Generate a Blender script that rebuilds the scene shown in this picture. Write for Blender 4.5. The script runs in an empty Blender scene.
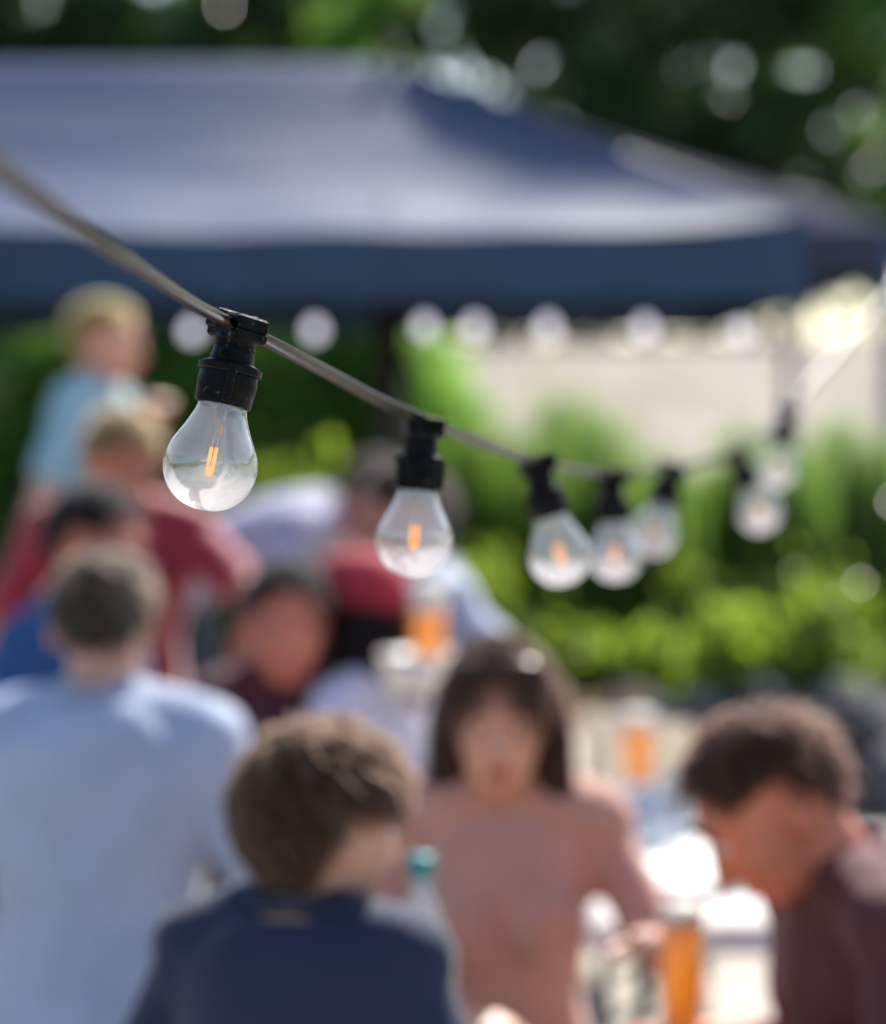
import bpy, math, random
import numpy as np
from mathutils import Vector, Matrix, noise
random.seed(7); rng = np.random.default_rng(7)
R = math.radians
scene = bpy.context.scene
col = scene.collection

# ------------------------------------------------------------------ camera
CAM_H, F_PX, CX, CY, HOR = 1.55, 2472.0, 443.0, 512.0, 430.0
TILT = math.atan((CY - HOR) / F_PX)
cam = bpy.data.cameras.new('camera'); cam_o = bpy.data.objects.new('camera', cam); col.objects.link(cam_o)
cam.sensor_fit = 'HORIZONTAL'; cam.sensor_width = 30.464; cam.lens = 85.0
cam.clip_start = 0.05; cam.clip_end = 3000
cam_o.location = (0, 0, CAM_H); cam_o.rotation_euler = (R(90) - TILT, 0, 0)
cam.dof.use_dof = True; cam.dof.focus_distance = 1.565; cam.dof.aperture_fstop = 2.9
scene.camera = cam_o
def at(px, py, Y):
    """world point that lies Y metres ahead of the camera along the ground and shows at that pixel"""
    a, b = (px - CX) / F_PX, (CY - py) / F_PX
    d = Vector((a, math.cos(TILT) + b * math.sin(TILT), -math.sin(TILT) + b * math.cos(TILT)))
    return Vector((0, 0, CAM_H)) + d * (Y / d.y)

# ------------------------------------------------------------------ light
SUN_EL, SUN_AZ = 46.0, 24.0         # azimuth measured to the right of the view direction (+Y)
w = bpy.data.worlds.new('World'); scene.world = w; w.use_nodes = True
nt = w.node_tree; bg = nt.nodes['Background']
sky = nt.nodes.new('ShaderNodeTexSky'); sky.sky_type = 'NISHITA'; sky.sun_disc = False
sky.sun_elevation = R(SUN_EL); sky.sun_rotation = R(SUN_AZ); sky.air_density = 1.0; sky.dust_density = 1.5
nt.links.new(sky.outputs[0], bg.inputs[0]); bg.inputs[1].default_value = 0.13
sl = bpy.data.lights.new('sun', 'SUN'); sl.energy = 5.0; sl.angle = R(0.53); sl.color = (1.0, 0.95, 0.87)
so = bpy.data.objects.new('sun', sl); col.objects.link(so)
sd = Vector((math.sin(R(SUN_AZ)) * math.cos(R(SUN_EL)), math.cos(R(SUN_AZ)) * math.cos(R(SUN_EL)), math.sin(R(SUN_EL))))
so.rotation_euler = sd.to_track_quat('Z', 'Y').to_euler()
scene.view_settings.view_transform = 'Standard'; scene.view_settings.look = 'None'
scene.view_settings.exposure = 0.95; scene.view_settings.gamma = 1.0
scene.cycles.use_denoising = True
scene.cycles.max_bounces = 8; scene.cycles.transparent_max_bounces = 24
scene.cycles.sample_clamp_indirect = 6.0

# ------------------------------------------------------------------ materials
MATS = {}
def mat(name, rgb, rough=0.6, var=0.0, scale=8.0, bump=0.0, bscale=60.0, metal=0.0, spec=0.5, rgb2=None, sheen=0.0, stretch=None, trans=0.0, coat=0.0, sss=0.0):
    if name in MATS: return MATS[name]
    m = bpy.data.materials.new(name); m.use_nodes = True; n = m.node_tree; b = n.nodes['Principled BSDF']
    b.inputs['Base Color'].default_value = (*rgb, 1); b.inputs['Roughness'].default_value = rough
    b.inputs['Metallic'].default_value = metal; b.inputs['Specular IOR Level'].default_value = spec
    b.inputs['Sheen Weight'].default_value = sheen; b.inputs['Sheen Roughness'].default_value = 0.35
    b.inputs['Coat Weight'].default_value = coat
    if sss: b.inputs['Subsurface Weight'].default_value = sss; b.inputs['Subsurface Radius'].default_value = (0.02, 0.008, 0.004); b.inputs['Subsurface Scale'].default_value = 0.5
    tc = n.nodes.new('ShaderNodeTexCoord'); mp = n.nodes.new('ShaderNodeMapping'); n.links.new(tc.outputs['Object'], mp.inputs[0])
    if stretch: mp.inputs['Scale'].default_value = stretch
    if var or rgb2:
        no = n.nodes.new('ShaderNodeTexNoise'); no.inputs['Scale'].default_value = scale; no.inputs['Detail'].default_value = 5
        n.links.new(mp.outputs[0], no.inputs['Vector'])
        cr = n.nodes.new('ShaderNodeValToRGB'); n.links.new(no.outputs['Fac'], cr.inputs[0])
        a = rgb; c2 = rgb2 or tuple(max(0, c * (1 - var)) for c in rgb)
        cr.color_ramp.elements[0].position = 0.35; cr.color_ramp.elements[0].color = (*c2, 1)
        cr.color_ramp.elements[1].position = 0.65; cr.color_ramp.elements[1].color = (*a, 1)
        n.links.new(cr.outputs[0], b.inputs['Base Color'])
    if bump:
        n2 = n.nodes.new('ShaderNodeTexNoise'); n2.inputs['Scale'].default_value = bscale; n2.inputs['Detail'].default_value = 4
        n.links.new(mp.outputs[0], n2.inputs['Vector'])
        bp = n.nodes.new('ShaderNodeBump'); bp.inputs['Strength'].default_value = bump; bp.inputs['Distance'].default_value = 0.002
        n.links.new(n2.outputs['Fac'], bp.inputs['Height']); n.links.new(bp.outputs[0], b.inputs['Normal'])
    if trans:
        t = n.nodes.new('ShaderNodeBsdfTranslucent'); t.inputs[0].default_value = (*rgb, 1)
        mx = n.nodes.new('ShaderNodeMixShader'); mx.inputs[0].default_value = trans
        n.links.new(b.outputs[0], mx.inputs[1]); n.links.new(t.outputs[0], mx.inputs[2])
        n.links.new(mx.outputs[0], n.nodes['Material Output'].inputs[0])
    MATS[name] = m; return m
def leaf_mat(name, dark, light, tr_rgb, trans=0.45):
    if name in MATS: return MATS[name]
    m = bpy.data.materials.new(name); m.use_nodes = True; n = m.node_tree; b = n.nodes['Principled BSDF']
    g = n.nodes.new('ShaderNodeNewGeometry'); cr = n.nodes.new('ShaderNodeValToRGB'); n.links.new(g.outputs['Random Per Island'], cr.inputs[0])
    cr.color_ramp.elements[0].color = (*dark, 1); cr.color_ramp.elements[1].color = (*light, 1)
    n.links.new(cr.outputs[0], b.inputs['Base Color']); b.inputs['Roughness'].default_value = 0.22 if 'leaves' in name or 'reed' in name else 0.45
    t = n.nodes.new('ShaderNodeBsdfTranslucent'); t.inputs[0].default_value = (*tr_rgb, 1)
    mx = n.nodes.new('ShaderNodeMixShader'); mx.inputs[0].default_value = trans
    n.links.new(b.outputs[0], mx.inputs[1]); n.links.new(t.outputs[0], mx.inputs[2]); n.links.new(mx.outputs[0], n.nodes['Material Output'].inputs[0])
    MATS[name] = m; return m
def glass_mat(name, tint=(1, 1, 1), base=0.07, edge=0.9, rough=0.03, haze=0.0, haze_rgb=(0.8, 0.8, 0.8), sky_haze_ramp=None, warp=.0006):
    """thin clear shell: sees through, mirrors by angle, with an optional milky film"""
    if name in MATS: return MATS[name]
    m = bpy.data.materials.new(name); m.use_nodes = True; n = m.node_tree; n.nodes.remove(n.nodes['Principled BSDF'])
    t = n.nodes.new('ShaderNodeBsdfTransparent'); t.inputs[0].default_value = (*tint, 1)
    gl = n.nodes.new('ShaderNodeBsdfGlossy'); gl.inputs['Roughness'].default_value = rough
    lw = n.nodes.new('ShaderNodeLayerWeight'); lw.inputs[0].default_value = 0.5
    pw = n.nodes.new('ShaderNodeMath'); pw.operation = 'POWER'; pw.inputs[1].default_value = 3.6; n.links.new(lw.outputs['Facing'], pw.inputs[0])
    mr = n.nodes.new('ShaderNodeMapRange'); mr.inputs['To Min'].default_value = base; mr.inputs['To Max'].default_value = edge
    n.links.new(pw.outputs[0], mr.inputs[0])
    mx = n.nodes.new('ShaderNodeMixShader'); n.links.new(mr.outputs[0], mx.inputs[0]); n.links.new(t.outputs[0], mx.inputs[1]); n.links.new(gl.outputs[0], mx.inputs[2])
    out = mx
    tc = n.nodes.new('ShaderNodeTexCoord')
    nz = n.nodes.new('ShaderNodeTexNoise'); nz.inputs['Scale'].default_value = 90 if warp < .001 else 45; nz.inputs['Detail'].default_value = 3; n.links.new(tc.outputs['Object'], nz.inputs['Vector'])
    bp = n.nodes.new('ShaderNodeBump'); bp.inputs['Strength'].default_value = 0.25; bp.inputs['Distance'].default_value = warp
    n.links.new(nz.outputs['Fac'], bp.inputs['Height']); n.links.new(bp.outputs[0], gl.inputs['Normal'])
    if haze:
        d = n.nodes.new('ShaderNodeBsdfDiffuse'); d.inputs[0].default_value = (*haze_rgb, 1)
        tl = n.nodes.new('ShaderNodeBsdfTranslucent'); tl.inputs[0].default_value = (*haze_rgb, 1)
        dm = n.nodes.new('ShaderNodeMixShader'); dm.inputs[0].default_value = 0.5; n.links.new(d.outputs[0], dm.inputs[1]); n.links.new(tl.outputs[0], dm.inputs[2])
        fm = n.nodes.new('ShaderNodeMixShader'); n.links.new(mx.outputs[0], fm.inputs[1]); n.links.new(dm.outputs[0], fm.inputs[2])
        if sky_haze_ramp:  # ramped version paints a sky reflection into the glass colour
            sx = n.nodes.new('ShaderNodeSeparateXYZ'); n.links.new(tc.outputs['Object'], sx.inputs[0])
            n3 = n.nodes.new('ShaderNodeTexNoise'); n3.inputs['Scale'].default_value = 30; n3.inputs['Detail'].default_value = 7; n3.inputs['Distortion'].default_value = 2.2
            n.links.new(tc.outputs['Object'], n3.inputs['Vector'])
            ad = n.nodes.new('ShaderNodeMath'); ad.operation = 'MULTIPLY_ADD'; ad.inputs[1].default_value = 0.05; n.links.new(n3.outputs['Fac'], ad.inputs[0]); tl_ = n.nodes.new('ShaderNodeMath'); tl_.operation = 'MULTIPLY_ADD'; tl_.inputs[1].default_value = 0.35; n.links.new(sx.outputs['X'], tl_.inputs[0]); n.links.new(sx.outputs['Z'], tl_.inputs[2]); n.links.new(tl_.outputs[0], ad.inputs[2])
            rm = n.nodes.new('ShaderNodeMapRange'); rm.inputs['From Min'].default_value = sky_haze_ramp[0]; rm.inputs['From Max'].default_value = sky_haze_ramp[1]
            rm.inputs['To Min'].default_value = haze; rm.inputs['To Max'].default_value = sky_haze_ramp[2]; rm.interpolation_type = 'SMOOTHSTEP'
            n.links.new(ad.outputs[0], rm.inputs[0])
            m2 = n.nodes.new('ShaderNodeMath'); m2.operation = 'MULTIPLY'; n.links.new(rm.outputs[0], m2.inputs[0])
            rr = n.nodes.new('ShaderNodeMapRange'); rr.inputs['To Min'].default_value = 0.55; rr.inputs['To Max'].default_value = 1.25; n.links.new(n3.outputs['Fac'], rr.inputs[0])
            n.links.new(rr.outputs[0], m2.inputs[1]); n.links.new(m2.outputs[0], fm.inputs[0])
        else: fm.inputs[0].default_value = haze
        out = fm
    n.links.new(out.outputs[0], n.nodes['Material Output'].inputs[0]); MATS[name] = m; return m
def emit_mat(name, rgb, s):
    if name in MATS: return MATS[name]
    m = bpy.data.materials.new(name); m.use_nodes = True; b = m.node_tree.nodes['Principled BSDF']
    b.inputs['Base Color'].default_value = (*rgb, 1); b.inputs['Emission Color'].default_value = (*rgb, 1); b.inputs['Emission Strength'].default_value = s
    MATS[name] = m; return m

# ------------------------------------------------------------------ object helpers
def link(name, me, m=None, parent=None, smooth=True):
    o = bpy.data.objects.new(name, me); col.objects.link(o)
    if m: me.materials.append(m)
    if smooth and len(me.polygons): me.polygons.foreach_set('use_smooth', [True] * len(me.polygons))
    if parent: o.parent = parent
    return o
def tag(o, label=None, cat=None, group=None, kind=None):
    if label: o['label'] = label
    if cat: o['category'] = cat
    if group: o['group'] = group
    if kind: o['kind'] = kind
    return o
def thing(name, label, cat, loc=(0, 0, 0), rz=0, group=None):
    o = bpy.data.objects.new(name, None); col.objects.link(o); o.location = loc; o.rotation_euler.z = rz; o.empty_display_size = 0.1
    return tag(o, label, cat, group)
def copy_tree(o, parent=None):
    c = o.copy(); col.objects.link(c); c.parent = parent
    for ch in o.children: copy_tree(ch, c)
    return c
class MB:
    """collects closed shapes into one mesh"""
    def __init__(s): s.v = []; s.f = []
    def add(s, vs, fs):
        k = len(s.v); s.v += [tuple(p) for p in vs]; s.f += [tuple(i + k for i in f) for f in fs]; return s
    def loft(s, rings, n=16, cap=True, p=2.0):
        """rings: (centre, u vector, v vector); p>2 squares the section"""
        vs = []; fs = []
        for c, u, v in rings:
            c, u, v = Vector(c), Vector(u), Vector(v)
            for i in range(n):
                a = 2 * math.pi * i / n; ca, sa = math.cos(a), math.sin(a)
                ca = math.copysign(abs(ca) ** (2 / p), ca); sa = math.copysign(abs(sa) ** (2 / p), sa)
                vs.append(c + u * ca + v * sa)
        for k in range(len(rings) - 1):
            for i in range(n):
                j = (i + 1) % n; fs.append((k * n + i, k * n + j, (k + 1) * n + j, (k + 1) * n + i))
        if cap: fs.append(tuple(range(n))[::-1]); fs.append(tuple(range((len(rings) - 1) * n, len(rings) * n)))
        return s.add(vs, fs)
    def lathe(s, prof, n=32, c=(0, 0, 0), cap=True):
        return s.loft([((c[0], c[1], c[2] + z), (r, 0, 0), (0, r, 0)) for r, z in prof], n, cap)
    def cap_(s, a, b, ra, rb, n=12):
        """tapered capsule"""
        a, b = Vector(a), Vector(b); d = (b - a)
        if d.length < 1e-6: d = Vector((0, 0, 1e-3))
        dn = d.normalized(); u = dn.orthogonal().normalized(); v = dn.cross(u); rings = []
        for t in (80, 55, 28): rings.append((a - dn * ra * math.sin(R(t)), u * ra * math.cos(R(t)), v * ra * math.cos(R(t))))
        rings.append((a, u * ra, v * ra)); rings.append((b, u * rb, v * rb))
        for t in (28, 55, 80): rings.append((b + dn * rb * math.sin(R(t)), u * rb * math.cos(R(t)), v * rb * math.cos(R(t))))
        return s.loft(rings, n)
    def ell(s, c, ax, ay, az, n=16, m=10):
        c = Vector(c); ax, ay, az = Vector(ax), Vector(ay), Vector(az); rings = []
        for k in range(m + 1):
            t = -89 + 178 * k / m; rings.append((c + az * math.sin(R(t)), ax * math.cos(R(t)), ay * math.cos(R(t))))
        return s.loft(rings, n)
    def box(s, c, sx, sy, sz, rot=None, bev=0.0):
        h = Vector((sx / 2, sy / 2, sz / 2)); b = min(bev, *(x * 0.49 for x in h)) if bev else 0
        if not b:
            vs = [Vector((x * h.x, y * h.y, z * h.z)) for z in (-1, 1) for y in (-1, 1) for x in (-1, 1)]
            fs = [(0, 2, 3, 1), (4, 5, 7, 6), (0, 1, 5, 4), (2, 6, 7, 3), (0, 4, 6, 2), (1, 3, 7, 5)]
        else:
            pts = []; 
            for z, i in ((-h.z, b), (-h.z + b, 0), (h.z - b, 0), (h.z, b)):
                X, Y = h.x - i, h.y - i; c_ = b
                pts.append([(X - c_ if i == 0 else X - c_, -Y), (X, -Y + c_), (X, Y - c_), (X - c_, Y), (-X + c_, Y), (-X, Y - c_), (-X, -Y + c_), (-X + c_, -Y)]); pts[-1] = [Vector((p[0], p[1], z)) for p in pts[-1]]
            vs = [p for r in pts for p in r]; fs = []
            for k in range(3):
                for i in range(8): j = (i + 1) % 8; fs.append((k * 8 + i, k * 8 + j, k * 8 + 8 + j, k * 8 + 8 + i))
            fs.append(tuple(range(8))[::-1]); fs.append(tuple(range(24, 32)))
        if rot is not None: vs = [rot @ p for p in vs]
        return s.add([p + Vector(c) for p in vs], fs)
    def tube(s, pts, r, n=10):
        pts = [Vector(p) for p in pts]; rs = r if isinstance(r, (list, tuple)) else [r] * len(pts); rings = []
        u = None
        for i, p in enumerate(pts):
            d = (pts[min(i + 1, len(pts) - 1)] - pts[max(i - 1, 0)]).normalized()
            u = d.orthogonal().normalized() if u is None else (u - d * u.dot(d)).normalized(); v = d.cross(u)
            rings.append((p, u * rs[i], v * rs[i]))
        return s.loft(rings, n)
    def mesh(s, name):
        me = bpy.data.meshes.new(name); me.from_pydata(s.v, [], s.f); me.update(); return me
    def build(s, name, m, parent=None, smooth=True): return link(name, s.mesh(name), m, parent, smooth)
    def remesh(s, name, m, parent=None, vox=0.007, smooth=3, fn=None):
        me = s.mesh(name); o = bpy.data.objects.new('tmp', me); col.objects.link(o)
        md = o.modifiers.new('r', 'REMESH'); md.mode = 'VOXEL'; md.voxel_size = vox
        if smooth: sm = o.modifiers.new('s', 'SMOOTH'); sm.factor = 0.5; sm.iterations = smooth
        dg = bpy.context.evaluated_depsgraph_get(); new = bpy.data.meshes.new_from_object(o.evaluated_get(dg))
        bpy.data.objects.remove(o); bpy.data.meshes.remove(me); new.name = name
        if fn:
            nv = len(new.vertices); co = np.empty(nv * 3, np.float32); no = np.empty(nv * 3, np.float32)
            new.vertices.foreach_get('co', co); new.vertex_normals.foreach_get('vector', no); co = co.reshape(-1, 3); no = no.reshape(-1, 3)
            out = np.array([fn(Vector(a.tolist()), Vector(b.tolist())) for a, b in zip(co, no)], np.float32); new.vertices.foreach_set('co', out.reshape(-1)); new.update()
        new.materials.clear()
        return link(name, new, m, parent)
def spline(pts, k=8):
    pts = [Vector(p) for p in pts]; out = []
    P = [pts[0] * 2 - pts[1]] + pts + [pts[-1] * 2 - pts[-2]]
    for i in range(1, len(P) - 2):
        for j in range(k):
            t = j / k; a, b, c, d = P[i - 1], P[i], P[i + 1], P[i + 2]
            out.append(0.5 * ((2 * b) + (c - a) * t + (2 * a - 5 * b + 4 * c - d) * t * t + (3 * b - a - 3 * c + d) * t ** 3))
    out.append(pts[-1]); return out
def wrinkle(amp, sc, seed=0):
    def fn(co, n):
        q = Vector((co.x * sc, co.y * sc, co.z * sc * 0.45 + seed * 7.3))
        return co + n * amp * (noise.noise(q) + 0.5 * noise.noise(q * 2.3))
    return fn

# ------------------------------------------------------------------ the setting
def grid(name, x0, x1, y0, y1, nx, ny, zf, m, kind='structure'):
    vs = []; fs = []
    for j in range(ny + 1):
        for i in range(nx + 1):
            x = x0 + (x1 - x0) * i / nx; y = y0 + (y1 - y0) * j / ny; vs.append((x, y, zf(x, y)))
    for j in range(ny):
        for i in range(nx):
            k = j * (nx + 1) + i; fs.append((k, k + 1, k + nx + 2, k + nx + 1))
    me = bpy.data.meshes.new(name); me.from_pydata(vs, [], fs); o = link(name, me, m); o['kind'] = kind; return o
def hill_z(x, y):
    t = min(max((y - 20) / 75.0, 0), 1); return 5.0 * (t ** 0.9) + 0.25 * noise.noise(Vector((x * .05, y * .05, 0))) * min(1, max(0, (y - 20) / 10)) - 0.004
M_grass = mat('meadow grass', (0.10, 0.13, 0.03), 0.9, rgb2=(0.05, 0.08, 0.02), scale=1.5)
M_straw = mat('dry straw field', (0.25, 0.212, 0.175), 0.95, rgb2=(0.155, 0.13, 0.10), scale=0.35, stretch=(1, 0.3, 1))
M_patio = mat('grey paving', (0.44, 0.39, 0.33), 0.85, rgb2=(0.36, 0.32, 0.27), scale=3.0, bump=0.4)
M_soil = mat('soil', (0.07, 0.05, 0.035), 0.95, rgb2=(0.03, 0.025, 0.02), scale=6)
grid('ground', -600, 600, -600, 900, 30, 30, lambda x, y: -0.03 if y < 900 else 0, M_grass)
grid('hills', -120, 120, 20, 260, 60, 60, hill_z, M_straw)
def paving():
    mb = MB()
    x = -4.0; y0 = -2.0
    for j in range(30):
        for i in range(22):
            cx = -4.4 + i * 0.4 + (0.2 if j % 2 else 0); cy = y0 + j * 0.4
            mb.box((cx, cy, -0.015), 0.392, 0.392, 0.03, bev=0.003)
    o = mb.build('paving', M_patio, smooth=False); o['kind'] = 'structure'
paving()
# raised planting bed behind the stone edge
grid('planting_bed', -6, 6, 10.25, 16, 24, 10, lambda x, y: 0.30 + 0.05 * noise.noise(Vector((x, y, 3))), M_soil)

# rocks along the bed
M_rock = mat('dark grey stone', (0.11, 0.11, 0.12), 0.85, rgb2=(0.04, 0.04, 0.045), scale=7, bump=0.8, bscale=25)
def rock(c, r, seed):
    mb = MB(); mb.ell(c, (r * 1.2, 0, 0), (0, r, 0), (0, 0, r * 0.85), 18, 12)
    vs = []
    for p in mb.v:
        d = Vector(p) - Vector(c); f = 1 + 0.35 * noise.noise(d * (1.6 / r) + Vector((seed * 3.1, 0, 0))) + 0.12 * noise.noise(d * (5 / r) + Vector((seed, 9, 0)))
        vs.append(tuple(Vector(c) + d * f))
    mb.v = vs; return mb
words = ['rounded', 'angular', 'flat-topped', 'squat', 'blocky', 'humped']
k = 0
for row, (zc, rr) in enumerate(((0.10, 0.21), (0.36, 0.16))):
    x = -1.75 + row * 0.15
    while x < 1.95:
        r = rr * random.uniform(0.85, 1.2); c = Vector((x, 10.05 + row * 0.12 + random.uniform(-.04, .04), zc))
        mb = rock((0, 0, 0), r, k); o = mb.build('boulder', M_rock); o.location = c; o.rotation_euler.z = random.uniform(0, 3)
        px = int(CX + c.x / c.y * F_PX)
        where = 'behind the seated crowd at left' if px < 420 else 'just right of the woman in pink' if px < 620 else 'behind the beer table' if px < 720 else 'behind the bent head of the man at right'
        tag(o, f"dark grey {['lower','upper'][row]} edging boulder, {where}", 'boulder', f'boulders of the {["lower","upper"][row]} edging course {where}')
        x += r * 2.0; k += 1

# ------------------------------------------------------------------ foliage
def leaves_mesh(name, centers, size, jitter, up=0.3, aspect=0.5, droop=None):
    n = len(centers); c = np.asarray(centers)
    a = rng.normal(size=(n, 3)); a[:, 2] += up * rng.choice([-1, 1], n); a /= np.linalg.norm(a, axis=1)[:, None]
    b = rng.normal(size=(n, 3)); b -= (b * a).sum(1)[:, None] * a; b /= np.linalg.norm(b, axis=1)[:, None]
    s = size * rng.uniform(1 - jitter, 1 + jitter, n)[:, None]
    nn = np.cross(a, b)
    v = np.empty((n, 4, 3)); v[:, 0] = c - a * s; v[:, 1] = c - b * s * aspect + nn * s * .12; v[:, 2] = c + a * s; v[:, 3] = c + b * s * aspect + nn * s * .12
    me = bpy.data.meshes.new(name); me.vertices.add(n * 4); me.vertices.foreach_set('co', v.reshape(-1))
    me.loops.add(n * 4); me.loops.foreach_set('vertex_index', np.arange(n * 4)); me.polygons.add(n); me.polygons.foreach_set('loop_start', np.arange(n) * 4)
    me.update(); me.validate(); return me
def clump_points(blobs, n, shell=0.55):
    out = []
    tot = sum(b[1] ** 2 for b in blobs)
    for c, r in blobs:
        k = int(n * r * r / tot) + 1; d = rng.normal(size=(k, 3)); d /= np.linalg.norm(d, axis=1)[:, None]
        rad = r * rng.uniform(shell, 1.05, k) ** 0.8 * (1 + 0.18 * np.sin(d[:, 0] * 7 + c[0]) * np.cos(d[:, 2] * 6))
        out.append(np.asarray(c) + d * rad[:, None] * np.array([1, 1, 0.8]))
    return np.concatenate(out)
M_bark = mat('bark', (0.10, 0.08, 0.06), 0.9, var=0.5, scale=12, bump=0.8)
M_leafdark = leaf_mat('dark tree leaves', (0.012, 0.035, 0.012), (0.04, 0.09, 0.02), (0.08, 0.18, 0.02), 0.25)
M_leafmid = leaf_mat('mid green leaves', (0.07, 0.15, 0.04), (0.17, 0.30, 0.07), (0.30, 0.55, 0.08), 0.55)
M_lime = leaf_mat('lime leaves', (0.06, 0.12, 0.015), (0.26, 0.36, 0.05), (0.38, 0.52, 0.05), 0.5)
M_reed = leaf_mat('reed blades', (0.045, 0.10, 0.032), (0.15, 0.26, 0.06), (0.24, 0.42, 0.06), 0.5)
def tree(name, loc, H, W, label, seed, n=5000, leaf=0.3, lm=None, tr=0.22):
    random.seed(seed)
    t = thing(name, label, 'tree', loc, 0, 'trees along the far edge of the field')
    mb = MB(); top = Vector((random.uniform(-.4, .4), 0, H * 0.8))
    pts = spline([(0, 0, -0.3), (random.uniform(-.1, .1), 0, H * .25), (random.uniform(-.3, .3), .1, H * .5), top], 5)
    mb.tube(pts, [tr * (1 - 0.85 * i / (len(pts) - 1)) for i in range(len(pts))], 8)
    blobs = []
    for q in range(16):
        z = H * random.uniform(0.2, 0.93); a = random.uniform(0, 6.28); wr = W * (0.75 * math.sin(math.pi * min(1, (z / H) * 0.85 + 0.12)) + .1) * random.uniform(.4, 1)
        c = Vector((math.cos(a) * wr, math.sin(a) * wr, z)); base = Vector((0, 0, z * 0.75))
        mb.tube([base, base.lerp(c, .5) + Vector((0, 0, -.1)), c], [tr * .35, tr * .2, tr * .06], 5)
        blobs.append((tuple(c), W * random.uniform(.28, .5)))
    blobs.append(((top.x, 0, H * .92), W * .35))
    mb.build('trunk', M_bark, t)
    link('crown', leaves_mesh('crown', clump_points(blobs, n), leaf, .4), lm or M_leafdark, t, False)
    return t
tl = ['slim', 'broad', 'round-headed', 'lopsided', 'bushy', 'tall', 'dense', 'spreading', 'ragged']
side = lambda px: 'above the left side of the navy canopy' if px < 300 else 'above the peak of the navy canopy' if px < 520 else 'above the slope of the grey canopy' if px < 760 else 'at the right edge of the picture'
i = 0; used_lab = {}
for row, (Y, n) in enumerate(((106, 10), (118, 9))):
    for q in range(n):
        X = -24 + 48 * (q + .5 * row) / (n - 1) + random.uniform(-.8, .8); H = random.uniform(13.5, 17.5) + row * 2.5; px = CX + X / Y * F_PX
        dw = ['dark green', 'deep green'][row]
        nm = tl[i % 9]; lab = f"{nm} {dw} tree beyond the field, {side(px)}"
        tree('broadleaf_tree', (X, Y, hill_z(X, Y) - .1), H + 3, 4.3, lab, 100 + i, 7000, 0.34, M_leafdark if (i % 4) else M_leafmid)
        i += 1
# far wood that closes the horizon all round
def wood():
    pts = []
    for a in np.linspace(0, 2 * math.pi, 420, endpoint=False):
        if abs(a - math.pi / 2) < 1.15: Rr = 190
        else: Rr = 120
        x, y = math.cos(a) * Rr, math.sin(a) * Rr; H = 12 + 4 * noise.noise(Vector((x * .03, y * .03, 0))) + rng.uniform(-1, 1.5); zb = 3.5 if y > 60 else 0
        if y > 60: H += 20
        k = 90 if y > 60 else 46; pts.append(np.stack([x + rng.normal(0, 1.6, k), y + rng.normal(0, 1.6, k), zb + rng.uniform(0, 1, k) ** .8 * H], 1))
    me = leaves_mesh('woods', np.concatenate(pts), 1.25, .4, aspect=.7); o = link('woods', me, M_leafdark, None, False)
    tag(o, 'dark far-off wood closing the horizon behind the field', 'wood', None, 'stuff')
wood()
random.seed(21)
# bushes: leafy hedge shrubs to the left, reeds on the right, lime shrubs in front
def shrub(name, px, Y, z0, H, W, lm, label, group, n, leaf, cat='shrub'):
    X = (px - CX) / F_PX * Y; t = thing(name, label, cat, (X, Y, z0), 0, group)
    mb = MB(); blobs = []
    for q in range(9):
        a = random.uniform(0, 6.28); rr = W * random.uniform(.1, .75); z = H * random.uniform(.25, .85)
        c = Vector((math.cos(a) * rr, math.sin(a) * rr * .6, z)); mb.tube([(0, 0, -.05), (c.x * .4, c.y * .4, z * .5), c], [.012, .009, .004], 5)
        blobs.append((tuple(c), min(W, H) * random.uniform(.3, .5)))
    blobs.append(((0, 0, H * .88), W * .45)); blobs.append(((0, 0, H * .3), W * .5))
    mb.build('stem', M_bark, t); fp = clump_points(blobs, n, .15); fp = fp + rng.normal(size=fp.shape) * np.array([.05, .05, .035]) * W / .3; fp[:, 2] += (rng.random(len(fp)) < .12) * rng.uniform(0, .35, len(fp)) * H; fp[:, 2] = np.maximum(fp[:, 2], 0.02)
    link('foliage', leaves_mesh('foliage', fp, leaf, .5), lm, t, False); return t
hl = [(-20, 'cut by the left edge of the picture'), (60, 'left of the standing man in turquoise'), (140, 'behind the standing man in turquoise'), (215, 'above the first bulb'), (285, 'right of the first bulb socket'), (338, 'a little left of the dark parasol mast'), (372, 'touching the left side of the dark mast'), (425, 'right of the dark parasol mast')]
for px, wh in hl:
    shrub('hedge_shrub', px, 12.4 + random.uniform(-.3, .3), .28, (2.05 if px < 380 else 1.35) + random.uniform(-.1, .15), .50, M_leafmid, f'tall mid green leafy shrub {wh}', 'leafy shrubs of the hedge', 7500, .045)
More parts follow.
